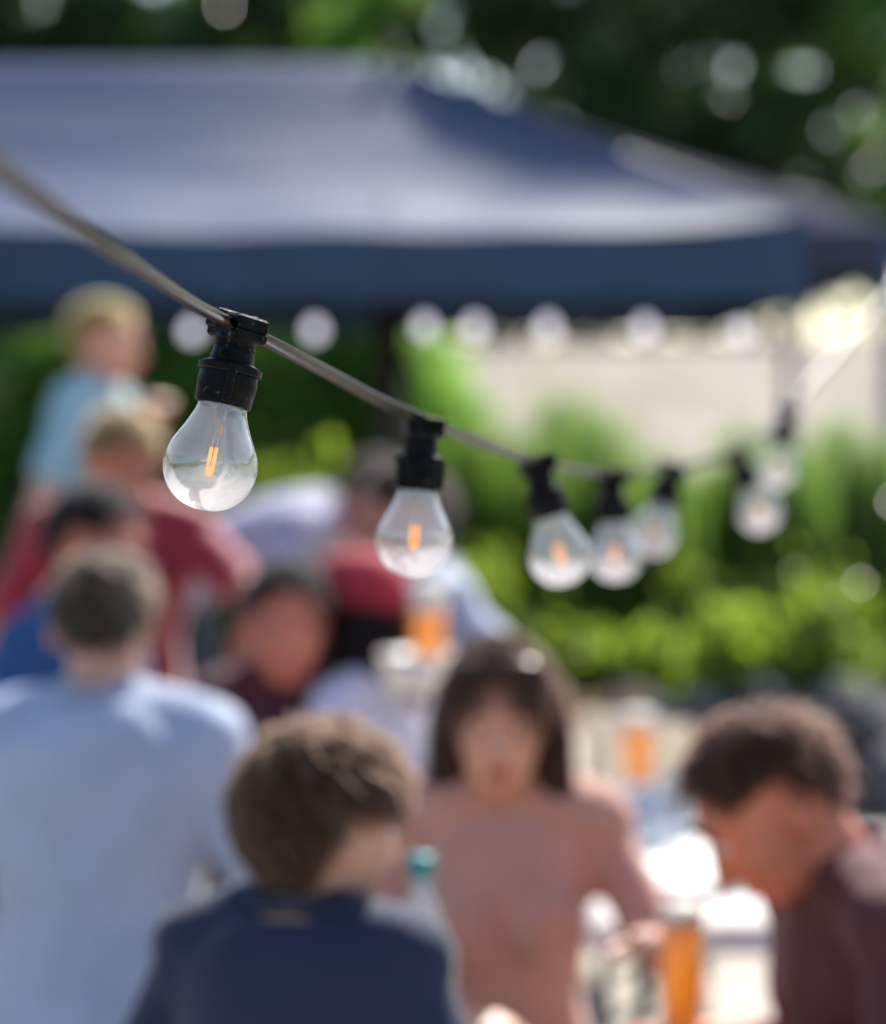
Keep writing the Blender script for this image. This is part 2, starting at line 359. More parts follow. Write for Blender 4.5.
def reeds(px, Y, H, W, label):
    X = (px - CX) / F_PX * Y; t = thing('reed_clump', label, 'reeds', (X, Y, .28), 0, 'clumps of tall reeds')
    vs = []; fs = []
    for q in range(620):
        a = random.uniform(0, 6.28); r0 = W * .55 * math.sqrt(random.random()); b = Vector((math.cos(a) * r0, math.sin(a) * r0 * .6, 0))
        h = H * random.uniform(.45, 1.10) ** 1.3 * (1 - .55 * (r0 / W)); ln = Vector((math.cos(a), math.sin(a), 0)) * random.uniform(.02, .22) * h * .5 + Vector((random.uniform(-.05, .05), 0, 0))
        wd = random.uniform(.007, .016); s = Vector((math.cos(a * 3), math.sin(a * 3), 0)) * wd; k = len(vs)
        p1 = b + Vector((0, 0, h * .55)) + ln * .35; p2 = b + Vector((0, 0, h)) + ln
        vs += [b - s, b + s, p1 + s, p1 - s, p2]; fs += [(k, k + 1, k + 2, k + 3), (k + 3, k + 2, k + 4)]
    me = bpy.data.meshes.new('blades'); me.from_pydata(vs, [], fs); link('blades', me, M_reed, t, False)
    # side leaflets that thicken each stem
    pts = np.array([[random.gauss(0, W * .28), random.gauss(0, W * .2), H * random.uniform(.1, .86)] for _ in range(420)])
    link('side_leaves', leaves_mesh('side_leaves', pts, .05, .5, 2.2, .18), M_reed, t, False)
rl = [(470, 1.52, 'between the second and third bulbs'), (518, 1.43, 'left of the third bulb'), (562, 1.58, 'tallest, above the third bulb'), (602, 1.42, 'left of the fourth bulb'), (650, 1.22, 'low, above the fifth bulb'), (700, 1.28, 'right of the fifth bulb'), (745, 1.40, 'behind the last bulbs'), (790, 1.46, 'beyond the last bulb'), (838, 1.4, 'near the right edge'), (880, 1.5, 'at the very right edge'), (300, 1.3, 'low behind the first bulb'), (240, 1.2, 'beneath the first socket'), (380, 1.2, 'at the foot of the dark mast')]
for px, H, wh in rl: reeds(px, 12.0 + random.uniform(-.5, .5), H * random.uniform(.94, 1.1), .23, f'clump of tall dark green reeds {wh}')
for px, wh in [(220, 'left of the crowd'), (285, 'above the man with dark hair'), (345, 'behind the bending man'), (480, 'above the woman with sunglasses'), (535, 'above and right of the woman'), (585, 'below the third bulb'), (640, 'below the fifth bulb'), (692, 'right of centre above the stones'), (742, 'above the man at right'), (795, 'above right of the man at right'), (850, 'at the right edge'), (722, 'low over the stones, left of the bent head'), (772, 'low over the stones, above the bent head'), (826, 'low over the stones at far right')]:
    shrub('lime_shrub', px, (10.7 + random.uniform(-.15, .7) if 'over the stones' not in wh else 10.42), .3, random.choice((.34, .44, .52, .60)), random.choice((.17, .22, .26)), M_lime, f'low lime green shrub {wh}', 'low lime green shrubs above the stones', 1000, .042)

for px, wh in [(262, 'right of the first bulb'), (318, 'between the first and second bulbs'), (205, 'just below the first bulb')]:
    shrub('lime_shrub', px, 11.3, .28, .98, .3, M_lime, f'taller yellow green shrub before the hedge, {wh}', 'taller yellow green shrubs before the hedge', 1500, .045)

# ------------------------------------------------------------------ navy parasol and grey gazebo
def canopy_mesh(half, rise, sag, puff, n=90, thick=0.004, wob=0.012, seed=0, ext=0.0):
    """square pyramid of stretched cloth, four panels meeting in ridges, sagging between them"""
    def z(x, y):
        X0 = x; x = x if x > 0 else min(0, x + ext)
        m = max(abs(x), abs(y)) / half; o = min(abs(x), abs(y)) / max(1e-6, max(abs(x), abs(y)))
        base = rise * (1 - m)
        s = -sag * (1 - o ** 2.6) * math.sin(math.pi * min(1, m)) - puff * (1 - o ** 5) * m * m
        wv = wob * m * (1 - o) * (noise.noise(Vector((X0 * 2.2, y * 2.6, seed))) + .5 * noise.noise(Vector((X0 * 1.2 + y * 4, y * 8 - X0, seed + 4))))
        return base + s + wv
    vs = []; fs = []; nx = n + (40 if ext else 0)
    xs = [half * (2 * i / n - 1) for i in range(n + 1)]
    if ext: xs = [x - ext for x in xs if x < -1e-6] + [-ext + ext * i / 41 for i in range(41)] + [x for x in xs if x >= -1e-6]
    nx = len(xs) - 1
    for L in (0, 1):
        for j in range(n + 1):
            for x in xs:
                y = half * (2 * j / n - 1); vs.append((x, y, z(x, y) - L * thick))
    N = (n + 1) * (nx + 1)
    for j in range(n):
        for i in range(nx):
            k = j * (nx + 1) + i; fs.append((k, k + 1, k + nx + 2, k + nx + 1)); fs.append((N + k, N + k + nx + 1, N + k + nx + 2, N + k + 1))
    me = bpy.data.meshes.new('canopy'); me.from_pydata(vs, [], fs); return me, z
def valance_mesh(half, zf, h, n=60, out=0.006, seed=0, ext=0.0):
    vs = []; fs = []
    for side in range(4):
        k0 = len(vs)
        for i in range(n + 1):
            t = 2 * i / n - 1
            x, y = [(t * (half + ext / 2) - ext / 2, -half), (half, t * half), (-t * (half + ext / 2) - ext / 2, half), (-half - ext, -t * half)][side]
            nx, ny = [(0, -1), (1, 0), (0, 1), (-1, 0)][side]; e = zf(x, y) - .001
            for q in range(7):
                f = q / 6; wv = .012 * f * math.sin(t * 9 + side) + .006 * f * noise.noise(Vector((t * 5, side, seed)))
                for s_ in (0, .003): vs.append((x + nx * (out + wv - s_), y + ny * (out + wv - s_), e * (1 - f) - h * f))
        for i in range(n):
            for q in range(6):
                a = k0 + i * 14 + q * 2; b = a + 14
                fs.append((a, b, b + 2, a + 2)); fs.append((a + 1, a + 3, b + 3, b + 1))
    me = bpy.data.meshes.new('valance'); me.from_pydata(vs, [], fs); return me
M_navy = mat('navy canopy fabric', (0.030, 0.055, 0.115), 0.43, rgb2=(0.024, 0.045, 0.10), scale=14, stretch=(0.6, 4, 4), bump=0.2, bscale=120, spec=0.42)
def streaky(m, lo, hi):
    n = m.node_tree; b = n.nodes['Principled BSDF']; tc = n.nodes.new('ShaderNodeTexCoord'); mp = n.nodes.new('ShaderNodeMapping'); mp.inputs['Scale'].default_value = (.7, 5, 5); mp.inputs['Rotation'].default_value = (0, 0, .12)
    no = n.nodes.new('ShaderNodeTexNoise'); no.inputs['Scale'].default_value = 1.6; no.inputs['Detail'].default_value = 4; mr = n.nodes.new('ShaderNodeMapRange'); mr.inputs['From Min'].default_value = .35; mr.inputs['From Max'].default_value = .65; mr.inputs['To Min'].default_value = lo; mr.inputs['To Max'].default_value = hi
    n.links.new(tc.outputs['Object'], mp.inputs[0]); n.links.new(mp.outputs[0], no.inputs['Vector']); n.links.new(no.outputs['Fac'], mr.inputs[0]); n.links.new(mr.outputs[0], b.inputs['Roughness'])
streaky(M_navy, .30, .52)
M_navyv = mat('navy valance fabric', (0.026, 0.062, 0.120), 0.75, rgb2=(0.020, 0.046, 0.09), scale=6, bump=0.2, bscale=150)
M_grey = mat('grey canopy fabric', (0.10, 0.095, 0.125), 0.9, rgb2=(0.08, 0.075, 0.10), scale=5, bump=.2, spec=0.0)
M_mast = mat('dark maroon mast', (0.028, 0.010, 0.016), 0.5, var=.4, scale=20)
M_alu = mat('blue grey metal', (0.10, 0.13, 0.20), 0.4, metal=0.6)
M_steel = mat('steel', (0.5, 0.5, 0.52), 0.3, metal=1)
PX, PY, HALF = at(391, 0, 9.36).x, 9.36, 1.37; EXT = 2.6
EZ = 1.55 + (430 - 214) / F_PX * 8.0; VH = .280
par = thing('canopy_tent', 'long navy cloth canopy with a deep valance on dark maroon masts', 'canopy', (PX, PY, 0))
cme, zf = canopy_mesh(HALF, .685, .14, .055, wob=.02, seed=3, ext=EXT); c_par = c = link('canopy', cme, M_navy, par); c.location.z = EZ
v = link('valance', valance_mesh(HALF, zf, VH, n=110, ext=EXT), M_navyv, par); v.location.z = EZ
for sx in (-1, 1):
    for sy in (-1, 1):
        mb = MB(); pts_ = [(sx * t * HALF - (EXT if sx < 0 else 0), sy * t * HALF, zf(t * HALF, t * HALF) + .002) for t in np.linspace(.05, 1, 20)]; mb.tube(pts_, .007, 8); mb.build('seam', M_navyv, c_par)
for MX in (0.0, -EXT):
    mb = MB(); mb.lathe([(.056, 0.03), (.056, EZ + .62)], 20, c=(MX, 0, 0)); mb.build('mast', M_mast, par)
    mb = MB(); mb.box((MX, 0, .03), .6, .6, .06, bev=.01); mb.lathe([(.066, .05), (.062, .30)], 20, c=(MX, 0, 0)); mb.build('base', M_mast, par)
    mb = MB(); mb.lathe([(.001, EZ + .76), (.02, EZ + .75), (.03, EZ + .72), (.03, EZ + .67)][::-1], 16, c=(MX, 0, 0)); mb.build('finial', M_mast, par)
    mb = MB(); mb.lathe([(.072, EZ - .02), (.072, EZ + .07)], 16, c=(MX, 0, 0)); mb.build('slider', M_mast, par)
    for a in ((0, 1, 2, 6, 7) if MX == 0 else (2, 3, 4, 5, 6)):
        an = a * math.pi / 4; L = HALF * (1.0 if a % 2 == 0 else math.sqrt(2)) * .97
        e = Vector((math.cos(an) * L, math.sin(an) * L, 0)); ez = EZ + zf(e.x + MX, e.y) - .022
        mb = MB(); mid = Vector((e.x * .5, e.y * .5, EZ + zf(e.x * .5 + MX, e.y * .5) - .03)); mid.x += MX; mb.tube([(MX, 0, EZ + .60), mid, (e.x + MX, e.y, ez)], .010, 8)
        rb = mb.build('rib', M_mast, par)
        mb = MB(); mb.tube([(MX + math.cos(an) * .05, math.sin(an) * .05, EZ + .03), mid - Vector((0, 0, .01))], .007, 6); mb.build('strut', M_mast, rb)

    mb = None
mb = MB(); mb.tube([(0, 0, EZ + .645), (-EXT, 0, EZ + .645)], .016, 8); mb.build('ridge_pole', M_mast, par)
GH = 2.4; GX = at(899, 0, 16.0).x - GH; GY = 16.0 + GH; GE = 1.55 + (430 - 226) / F_PX * 16.0
gz = thing('gazebo', 'pale grey pop-up gazebo roof showing behind the slope of the navy canopy', 'gazebo', (GX, GY, 0))
gme, gf = canopy_mesh(GH, 1.03, .02, .0, seed=9); c = link('roof', gme, M_grey, gz); c.location.z = GE
v = link('valance', valance_mesh(GH, gf, .32), M_grey, gz); v.location.z = GE
for sx in (-1, 1):
    for sy in (-1, 1):
        mb = MB(); mb.box((sx * (GH - .03), sy * (GH - .03), GE / 2 - .02), .09, .09, GE - .04, bev=.004); mb.build('leg', M_alu, gz)

# ------------------------------------------------------------------ festoon string of clear bulbs
M_rubber = mat('black rubber', (0.004, 0.004, 0.006), 0.36, rgb2=(0.010, 0.009, 0.009), scale=60, bump=0.18, bscale=350, spec=0.08)
def add_scuffs(m):
    n = m.node_tree; b = n.nodes['Principled BSDF']; src = b.inputs['Base Color'].links[0].from_socket
    tc = n.nodes.new('ShaderNodeTexCoord'); no = n.nodes.new('ShaderNodeTexNoise'); no.inputs['Scale'].default_value = 110; no.inputs['Detail'].default_value = 8; no.inputs['Distortion'].default_value = 1.5
    n.links.new(tc.outputs['Object'], no.inputs['Vector']); cr = n.nodes.new('ShaderNodeValToRGB'); cr.color_ramp.elements[0].position = .62; cr.color_ramp.elements[1].position = .72; n.links.new(no.outputs['Fac'], cr.inputs[0])
    mx = n.nodes.new('ShaderNodeMix'); mx.data_type = 'RGBA'; n.links.new(cr.outputs[0], mx.inputs['Factor']); n.links.new(src, mx.inputs[6]); mx.inputs[7].default_value = (.075, .072, .07, 1); n.links.new(mx.outputs[2], b.inputs['Base Color'])
add_scuffs(M_rubber)
M_cable = mat('dark bronze cable', (0.040, 0.028, 0.022), 0.20, rgb2=(0.022, 0.015, 0.012), scale=30, spec=0.12)
M_fil = emit_mat('warm led filament', (1.0, 0.37, 0.015), 0.75)
M_wire = mat('pale wire', (0.55, 0.52, 0.48), 0.35, metal=.6)
M_stem = glass_mat('glass stem', base=.12, edge=.8)
M_bulb = glass_mat('clear bulb shell', tint=(.975, .98, .985), base=.20, edge=.95, rough=.03, haze=.46, haze_rgb=(.88, .85, .88), sky_haze_ramp=(-.033, -.010, .05), warp=.0035)  # milky lower part is painted in for the bright sky mirrored there
def bulb_glass():
    prof = [(.0157, .001), (.0160, -.002), (.0168, -.0055), (.0184, -.0095), (.0210, -.0155), (.0244, -.0220), (.0275, -.0285), (.0293, -.0345), (.0299, -.0400), (.0293, -.0465), (.0275, -.0525), (.0243, -.0582), (.0198, -.0632), (.0140, -.0670), (.007, -.0693), (.0015, -.0698)]
    pts = spline([(r, 0, z) for r, z in prof], 4); mb = MB(); mb.lathe([(max(p.x, .0006), p.z) for p in pts], 56, cap=False); return mb
def make_bulb():
    t = thing('light_bulb', 'x', 'light bulb')
    # z=0 at the lower lip of the socket; the cable passes at about z=+.062
    prof = [(.0135, .0485), (.0142, .044), (.0132, .0425), (.0133, .0395), (.0140, .0390), (.0140, .0378), (.0133, .0372), (.0134, .034), (.0140, .0325), (.0142, .029), (.0182, .0275), (.0190, .025), (.0187, .018), (.0192, .0165), (.0190, .010), (.0184, .0085), (.0183, .002), (.0172, 0), (.0158, .0005), (.0155, .003)]
    mb = MB(); mb.lathe(prof, 40); mb.lathe([(.0205, .0262), (.0207, .0225), (.0198, .0215)][::-1], 40, cap=True)
    for a in range(3): mb.box((.0185 * math.cos(a * 2.1 + .4), .0185 * math.sin(a * 2.1 + .4), .0135), .004, .006, .024, rot=Matrix.Rotation(a * 2.1 + .4, 3, 'Z'), bev=.001)
    so_ = mb.build('socket', M_rubber, t)
    md = so_.modifiers.new('e', 'EDGE_SPLIT'); md.split_angle = R(40)
    mb = MB(); mb.box((0, 0, .0475), .030, .027, .007, bev=.0014); mb.box((-.0065, 0, .0550), .017, .026, .0100, bev=.0016); mb.box((.0095, 0, .0560), .0135, .030, .0130, bev=.0014); mb.box((.0018, -.0135, .055), .004, .005, .016, bev=.0008)
    cl = mb.build('clamp', M_rubber, so_, False)
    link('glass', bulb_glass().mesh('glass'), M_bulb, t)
    mb = MB(); mb.lathe([(.0125, .004), (.0122, .000), (.006, -.002), (.0036, -.005), (.0034, -.009), (.0026, -.011)], 24); mb.build('glass_stem', M_stem, t)
    mb = MB()
    for s in (-1, 1): mb.tube([(s * .0014, 0, .004), (s * .0018, 0, -.016), (s * .0024, 0, -.0285)], .00045, 6)
    mb.build('support_wire', M_wire, t)
    mb = MB(); u = [(-.0024, 0, -.028), (-.0024, 0, -.0415), (-.0017, 0, -.045), (0, 0, -.0462), (.0017, 0, -.045), (.0024, 0, -.0415), (.0024, 0, -.028)]
    mb.tube(spline(u, 4), .00115, 8); mb.build('filament', M_fil, t)
    return t
cable_px = [(-160, 20, .70), (-60, 120, .84), (20, 184, .98), (95, 239, 1.15), (150, 275, 1.34), (195, 304, 1.47), (236, 326, 1.565), (275, 345, 1.64), (330, 374, 1.76), (382, 402, 1.87), (424, 420, 1.935), (480, 442, 2.12), (540, 462, 2.37), (578, 470, 2.6), (612, 473, 2.78), (645, 472, 3.0), (674, 468, 3.15), (706, 461, 3.32), (737, 450, 3.48), (765, 434, 3.64), (790, 408, 3.8), (830, 362, 4.0), (890, 292, 4.3), (960, 200, 4.7)]
path = spline([at(*p) for p in cable_px], 8)
def twin_cable(path, r=.0023, gap=.0023):
    vs = []; fs = []; n = 28; u = None
    for i, p in enumerate(path):
        d = (path[min(i + 1, len(path) - 1)] - path[max(i - 1, 0)]).normalized()
        sidev = d.cross(Vector((0, 0, 1))).normalized(); upv = sidev.cross(d)
        tw = .35 * math.sin(i * .11); uu = upv * math.cos(tw) + sidev * math.sin(tw); vv = sidev * math.cos(tw) - upv * math.sin(tw)
        for k in range(n):   # figure-of-eight section
            a = 2 * math.pi * k / n; cu = math.cos(a); sv = math.sin(a)
            x = gap * (1 if cu > 0 else -1) * min(1, abs(cu) * 3) + r * cu; y = r * sv * (1 if abs(cu) > .34 else .28)
            vs.append(p + uu * x + vv * y)
    for i in range(len(path) - 1):
        for k in range(n): j = (k + 1) % n; fs.append((i * n + k, i * n + j, (i + 1) * n + j, (i + 1) * n + k))
    me = bpy.data.meshes.new('cable'); me.from_pydata(vs, [], fs); return me
tag(link('cable', twin_cable(path), M_cable), 'dark bronze twin-core cable sagging across the picture with the clear bulbs on it', 'cable')
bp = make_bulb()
# (socket centre on the cable, glass centre, distance, spin about its own axis, label)
bulbs = [((240, 321, 1.568), (211, 463, 1.560), 22, 'largest clear bulb, in sharp focus at left with its orange filament crisp'),
         ((423, 421, 1.935), (415, 527, 1.93), 70, 'second clear bulb from the left, slightly soft, hanging before the dark mast'),
         ((536, 461, 2.36), (558, 548, 2.36), 110, 'third clear bulb, tilted to the right beneath its leaning socket'),
         ((612, 473, 2.78), (615, 548, 2.78), 40, 'fourth clear bulb, small, hanging straight down left of its overlapping neighbour'),
         ((674, 468, 3.15), (656, 525, 3.12), 0, 'fifth clear bulb, tilted to the left and overlapping the straight bulb beside it'),
         ((735, 451, 3.47), (757, 505, 3.48), 60, 'sixth clear bulb, below and left of the last bulb by the rising cable'),
         ((789, 409, 3.8), (776, 472, 3.8), 20, 'last and highest clear bulb of the row, where the cable climbs at right')]
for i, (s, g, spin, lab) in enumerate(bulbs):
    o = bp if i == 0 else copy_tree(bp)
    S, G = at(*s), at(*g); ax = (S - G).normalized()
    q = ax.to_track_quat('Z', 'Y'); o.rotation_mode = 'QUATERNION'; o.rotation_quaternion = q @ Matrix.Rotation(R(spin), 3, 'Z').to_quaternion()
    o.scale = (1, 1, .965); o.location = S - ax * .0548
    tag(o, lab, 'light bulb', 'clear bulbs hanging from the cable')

# second, far string under the front edge of the navy canopy: small globes whose glow imitates sun glints
M_glint = emit_mat('globe glint glow', (0.90, 0.84, 0.95), .62)
def mini():
    t = thing('globe_light', 'x', 'light bulb'); mb = MB(); mb.lathe([(.013, .0), (.015, .004), (.015, .03), (.012, .035), (.011, .045)], 20); mb.build('socket', M_rubber, t)
    mb = MB(); mb.lathe([(.010, .002), (.014, -.006), (.0225, -.018), (.026, -.031), (.0225, -.045), (.012, -.054), (.001, -.057)], 24); mb.build('globe', M_glint, t); return t
mp_ = mini(); Yg = 7.86
gl = [(192, 322, 'above the first bulb socket at left'), (315, 321, 'second from the left'), (425, 318, 'just right of the mast'), (475, 318, 'left of centre over the straw field'), (548, 318, 'over the middle of the straw field'), (645, 319, 'second from the right'), (742, 323, 'rightmost')]
gpts = []
for i, (px, py, wh) in enumerate(gl):
    o = mp_ if i == 0 else copy_tree(mp_); o.location = at(px, py, Yg); gpts.append(o.location + Vector((0, 0, .045)))
    tag(o, f'small glint-glowing globe bulb under the navy valance, {wh}', 'light bulb', 'globe lights under the navy valance')
cp = [Vector((PX - HALF - .25, Yg, gpts[0].z + .02))]
for i, g in enumerate(gpts):
    cp.append(g)
    if i < len(gpts) - 1: cp.append(g.lerp(gpts[i + 1], .5) - Vector((0, 0, .006)))
cp.append(Vector((PX + HALF - .02, Yg, gpts[-1].z + .03)))
mb = MB(); mb.tube(spline(cp, 4), .0035, 8); tag(mb.build('light_cable', M_rubber), 'thin black cable strung under the front edge of the navy canopy', 'cable')

# ------------------------------------------------------------------ vehicles parked on the ridge
def car(px, Y, label, body_rgb, van=False):
    X = (px - CX) / F_PX * Y; z0 = hill_z(X, Y)
    t = thing('parked_van' if van else 'parked_car', label, 'van' if van else 'car', (X, Y, z0), 0, 'vehicles parked along the ridge')
    M_b = mat('paint ' + label[:14], body_rgb, .3, coat=.6); M_t = mat('tyre', (0.02, 0.02, 0.02), .9); M_w = mat('car glass', (0.03, 0.04, 0.05), .1); M_l = mat('tail lamp', (0.4, 0.02, 0.02), .3); M_r = mat('rim', (.4, .4, .42), .35, metal=1)
    H = 2.0 if van else 1.45; hw = .92; L = 2.3
    ys = [(-L, .55, .78, hw * .92), (-L + .12, .35, .95, hw), (-L + .9, .3, .98, hw), (L - .9, .3, .92, hw), (L - .1, .35, .8, hw), (L, .5, .68, hw * .9)]
    mb = MB(); mb.loft([((0, y, (a + b) / 2 if not van else (a + 1.1) / 2), (wd, 0, 0), (0, 0, (b - a) / 2 if not van else (1.1 - a) / 2)) for y, a, b, wd in ys], 28, p=5)
    b = mb.build('body', M_b, t)
    ty, by = (1.0, .9) if not van else (1.3, 1.05)
    cab = [(-L + .12, by, .80), (-L + .55 if not van else -L + .2, H - .08, .66 if not van else .84), (ty - .4, H, .66 if not van else .84), (ty + .5, by, .78)]
    mb = MB(); mb.loft([((0, y, (by + z) / 2), (wd, 0, 0), (0, 0, max(.03, (z - by) / 2 + .02))) for y, z, wd in cab], 24, p=4); mb.build('cabin', M_b, t)
    mb = MB(); mb.box((0, -L + .30 if not van else -L + .10, (by + H) / 2 + .02), 1.2, .05, (H - by) * .6, rot=Matrix.Rotation(R(-35 if not van else -6), 3, 'X'), bev=.01); mb.build('rear_window', M_w, t)
    for s in (-1, 1):
        mb = MB(); mb.box((s * .70, -L - .005, .78), .26, .06, .14, bev=.02); mb.build('tail_lamp', M_l, t)
        for y in (-1.4, 1.4):
            mb = MB(); mb.loft([((s * .82 + d, y, .32), (0, r, 0), (0, 0, r)) for d, r in ((-.11, .28), (-.10, .32), (.10, .32), (.11, .28))], 24); wv = mb.build('wheel', M_t, t)
            mb = MB(); mb.loft([((s * .82 + s * d, y, .32), (0, r, 0), (0, 0, r)) for d, r in ((.08, .2), (.118, .19), (.12, .1))], 16); mb.build('rim', M_r, wv)
car(345, 95, 'deep blue van on the ridge, left of the mast', (.04, .16, .5), True)
car(462, 95, 'teal blue car on the ridge, left of the maroon car', (.10, .25, .38))
car(514, 95, 'maroon car on the ridge over the straw field', (.36, .02, .06))
car(584, 95, 'grey blue car on the ridge, right of the maroon car', (.20, .28, .42))

# ------------------------------------------------------------------ people
def smoothstep(a, b, x):
    t = min(1, max(0, (x - a) / (b - a))); return t * t * (3 - 2 * t)
M_eye = mat('eye white', (.75, .72, .70), .2); M_iris = mat('iris', (.03, .018, .01), .2)
M_shoe = mat('dark shoe leather', (.03, .025, .02), .5); M_lip = None
def skin(k):
    return mat('skin ' + k, {'fair': (.66, .36, .26), 'warm': (.76, .38, .25), 'red': (.68, .21, .125), 'tan': (.50, .25, .155)}[k], .42, var=.32, scale=9, sss=.12, bump=.3, bscale=150)
def person(label, head, face=0, pitch=0, roll=0, head_yaw=0, s=1.0, pose='sit', lean=0, twist_side=0, skin_k='warm', hair=(.03, .02, .015), hair_style='short', shirt=(.5, .5, .5), shirt_mat=None, sleeve='short', trousers=(.04, .05, .09), female=False, hl=None, hr=None, el=None, er=None, vox=.0068, group=None, hair_rough=.5, grip=.9, strands=2600, hair_len=.19):
    """face: compass turn of the body, 0 = towards the camera, + = towards image right. head: world position of the head centre.
    hl/hr: world targets of the wrists on the person's left/right."""
    yaw = R(face); f = Vector((math.sin(yaw), -math.cos(yaw), 0)); l = Vector((math.cos(yaw), math.sin(yaw), 0)); up = Vector((0, 0, 1))  # l = person's left
    Lr = R(lean); sp = (up * math.cos(Lr) + f * math.sin(Lr) + l * math.sin(R(twist_side))).normalized(); spf = (f - sp * f.dot(sp)).normalized()
    wf = (.90 if female else 1.0) * s
    # head frame
    hy = yaw + R(head_yaw); F = Vector((math.sin(hy), -math.cos(hy), 0)); S = Vector((math.cos(hy), math.sin(hy), 0)); U = up.copy()
    rp = Matrix.Rotation(R(pitch), 3, S); F, U = rp @ F, rp @ U            # + pitch looks down
    rr = Matrix.Rotation(R(roll), 3, F); S, U = rr @ S, rr @ U
    H = Vector(head); hs = s * (.97 if female else 1.0)
    nb = H - U * .095 * hs * .85 - F * .028 * hs - sp * .058 * s                # neck base
    TL = .50 * s; pel = nb - sp * TL
    root = thing('person', label, 'person', (pel.x, pel.y, 0), 0, group); off = Vector((pel.x, pel.y, 0))
    sh = {}; 
    def torso(mb, add, t0=-.14, t1=1.06, bust=True):
        prof = [(-.14, .10, .085, 0), (-.05, .150, .112, 0), (.05, .168, .118, -.004), (.2, .152 if not female else .140, .104, .002), (.38, .142 if not female else .122, .096, .006), (.6, .160 if not female else .142, .108, .010), (.78, .174 if not female else .156, .108, .006), (.90, .165 if not female else .146, .090, -.006), (.97, .110, .072, -.014), (1.03, .066, .058, -.014), (1.10, .054, .054, -.008)]
        rings = []
        for t, rx, ry, oy in prof:
            if t < t0 - 1e-6 or t > t1 + 1e-6: continue
            c = pel + sp * TL * t + spf * oy * s; rings.append((c, l * (rx * wf + add), spf * (ry * wf + add)))
        mb.loft(rings, 28, p=2.3)
        for sd in (1, -1):      # trapezius and deltoid fill
            a = pel + sp * TL * .90 + l * sd * .165 * wf; mb.cap_(nb + sp * .0 + l * sd * .03, a + sp * .006, .045 * s + add, .052 * s + add)
            mb.cap_(pel + sp * TL * .78 + l * sd * .10 * wf, a - sp * .03, .075 * s + add, .055 * s + add)
            if female and bust: mb.ell(pel + sp * TL * .64 + l * sd * .068 * s + spf * .085 * s, l * (.058 * s + add), spf * (.05 * s + add), sp * (.06 * s + add))
    arms = {}
    for sd, tgt, hint in ((1, hl, el), (-1, hr, er)):
        A = pel + sp * TL * .90 + l * sd * .172 * wf - sp * .012
        La, Lb = .285 * s, .255 * s
        if tgt is None: tgt = A - up * .44 * s + f * .12 * s + l * sd * .06
        tgt = Vector(tgt); d = tgt - A; dist = min(d.length, (La + Lb) * .985); d.normalize(); W = A + d * dist
        x = (La * La - Lb * Lb + dist * dist) / (2 * dist); h = math.sqrt(max(0, La * La - x * x))
        hint = Vector(hint) if hint is not None else (-up * .7 + l * sd * .6 - f * .5); hp = (hint - d * hint.dot(d)).normalized(); E = A + d * x + hp * h
        arms[sd] = (A, E, W)
    # legs
    legs = {}
    for sd in (1, -1):
        hip = pel + l * sd * .095 * wf - sp * .03
        if pose == 'sit':
            kn = Vector((hip.x, hip.y, 0)) + f * .43 * s + l * sd * .05; kn.z = max(.40, min(pel.z + .02, .52 * s)); an = Vector((kn.x, kn.y, .085)) - f * .04
        else:
            an = Vector((pel.x, pel.y, .085)) + l * sd * .12 + f * .06 * (1 if sd > 0 else -1); kn = (hip + an) * .5 + f * (.03 + .05 * abs(math.sin(Lr)))
        legs[sd] = (hip, kn, an)
    mb = MB(); torso(mb, 0)
    # neck
    mb.loft([(nb - sp * .03, l * .062 * wf, spf * .060 * wf), (nb + sp * .015, l * .054 * wf, spf * .054 * wf), (H - U * .10 * hs - F * .020 * hs, S * .051 * wf, F * .054 * wf), (H - U * .04 * hs - F * .02 * hs, S * .052 * hs, F * .055 * hs)], 20)
    for sd, (A, E, W) in arms.items():
        mb.cap_(A, E, .050 * wf, .038 * wf); m2 = E.lerp(W, .35); mb.cap_(E, m2, .038 * wf, .040 * wf); mb.cap_(m2, W, .040 * wf, .025 * wf)
        # hand
        d = (W - E).normalized(); n = (-up - d * (-up).dot(d)); n = n.normalized() if n.length > .2 else (-f - d * (-f).dot(d)).normalized()
        wv = d.cross(n).normalized() * sd; k = .92 * s if female else s    # wv: towards the thumb
        if wv.dot(l) * sd > 0: wv = -wv
        pc = W + d * .05 * k
        mb.loft([(W - d * .01, wv * .024 * k, n * .018 * k), (W + d * .02 * k, wv * .032 * k, n * .016 * k), (W + d * .06 * k, wv * .041 * k, n * .015 * k), (W + d * .090 * k, wv * .038 * k, n * .012 * k)], 16, p=2.6)
        for fi, (o_, fl) in enumerate(((.030, .070), (.010, .079), (-.010, .073), (-.029, .056))):
            p0 = W + d * .086 * k + wv * o_ * k; an_ = R(18) + fi * R(3); dd = d; rad = .0088 * k
            for sg, fr in enumerate((.45, .30, .25)):
                rax = d.cross(n); dd = (d * math.cos(an_) + n * math.sin(an_)); p1 = p0 + dd * fl * fr * k; mb.cap_(p0, p1, rad, rad * .92, 8); p0 = p1; rad *= .92; an_ += R(38) * grip
        t0 = W + d * .028 * k + wv * .028 * k; t1 = t0 + (d * .55 + wv * .75 + n * .25).normalized() * .036 * k; t2 = t1 + (d * .8 + wv * .35 + n * .45).normalized() * .032 * k; t3 = t2 + (d * .85 + n * .5).normalized() * .025 * k
        mb.cap_(t0, t1, .0135 * k, .0105 * k, 8); mb.cap_(t1, t2, .0105 * k, .0095 * k, 8); mb.cap_(t2, t3, .0095 * k, .008 * k, 8)
    for sd, (hip, kn, an) in legs.items():
        mb.cap_(hip, kn, .078 * wf, .053 * wf); m2 = kn.lerp(an, .3); mb.cap_(kn, m2, .050 * wf, .053 * wf); mb.cap_(m2, an, .053 * wf, .033 * wf)
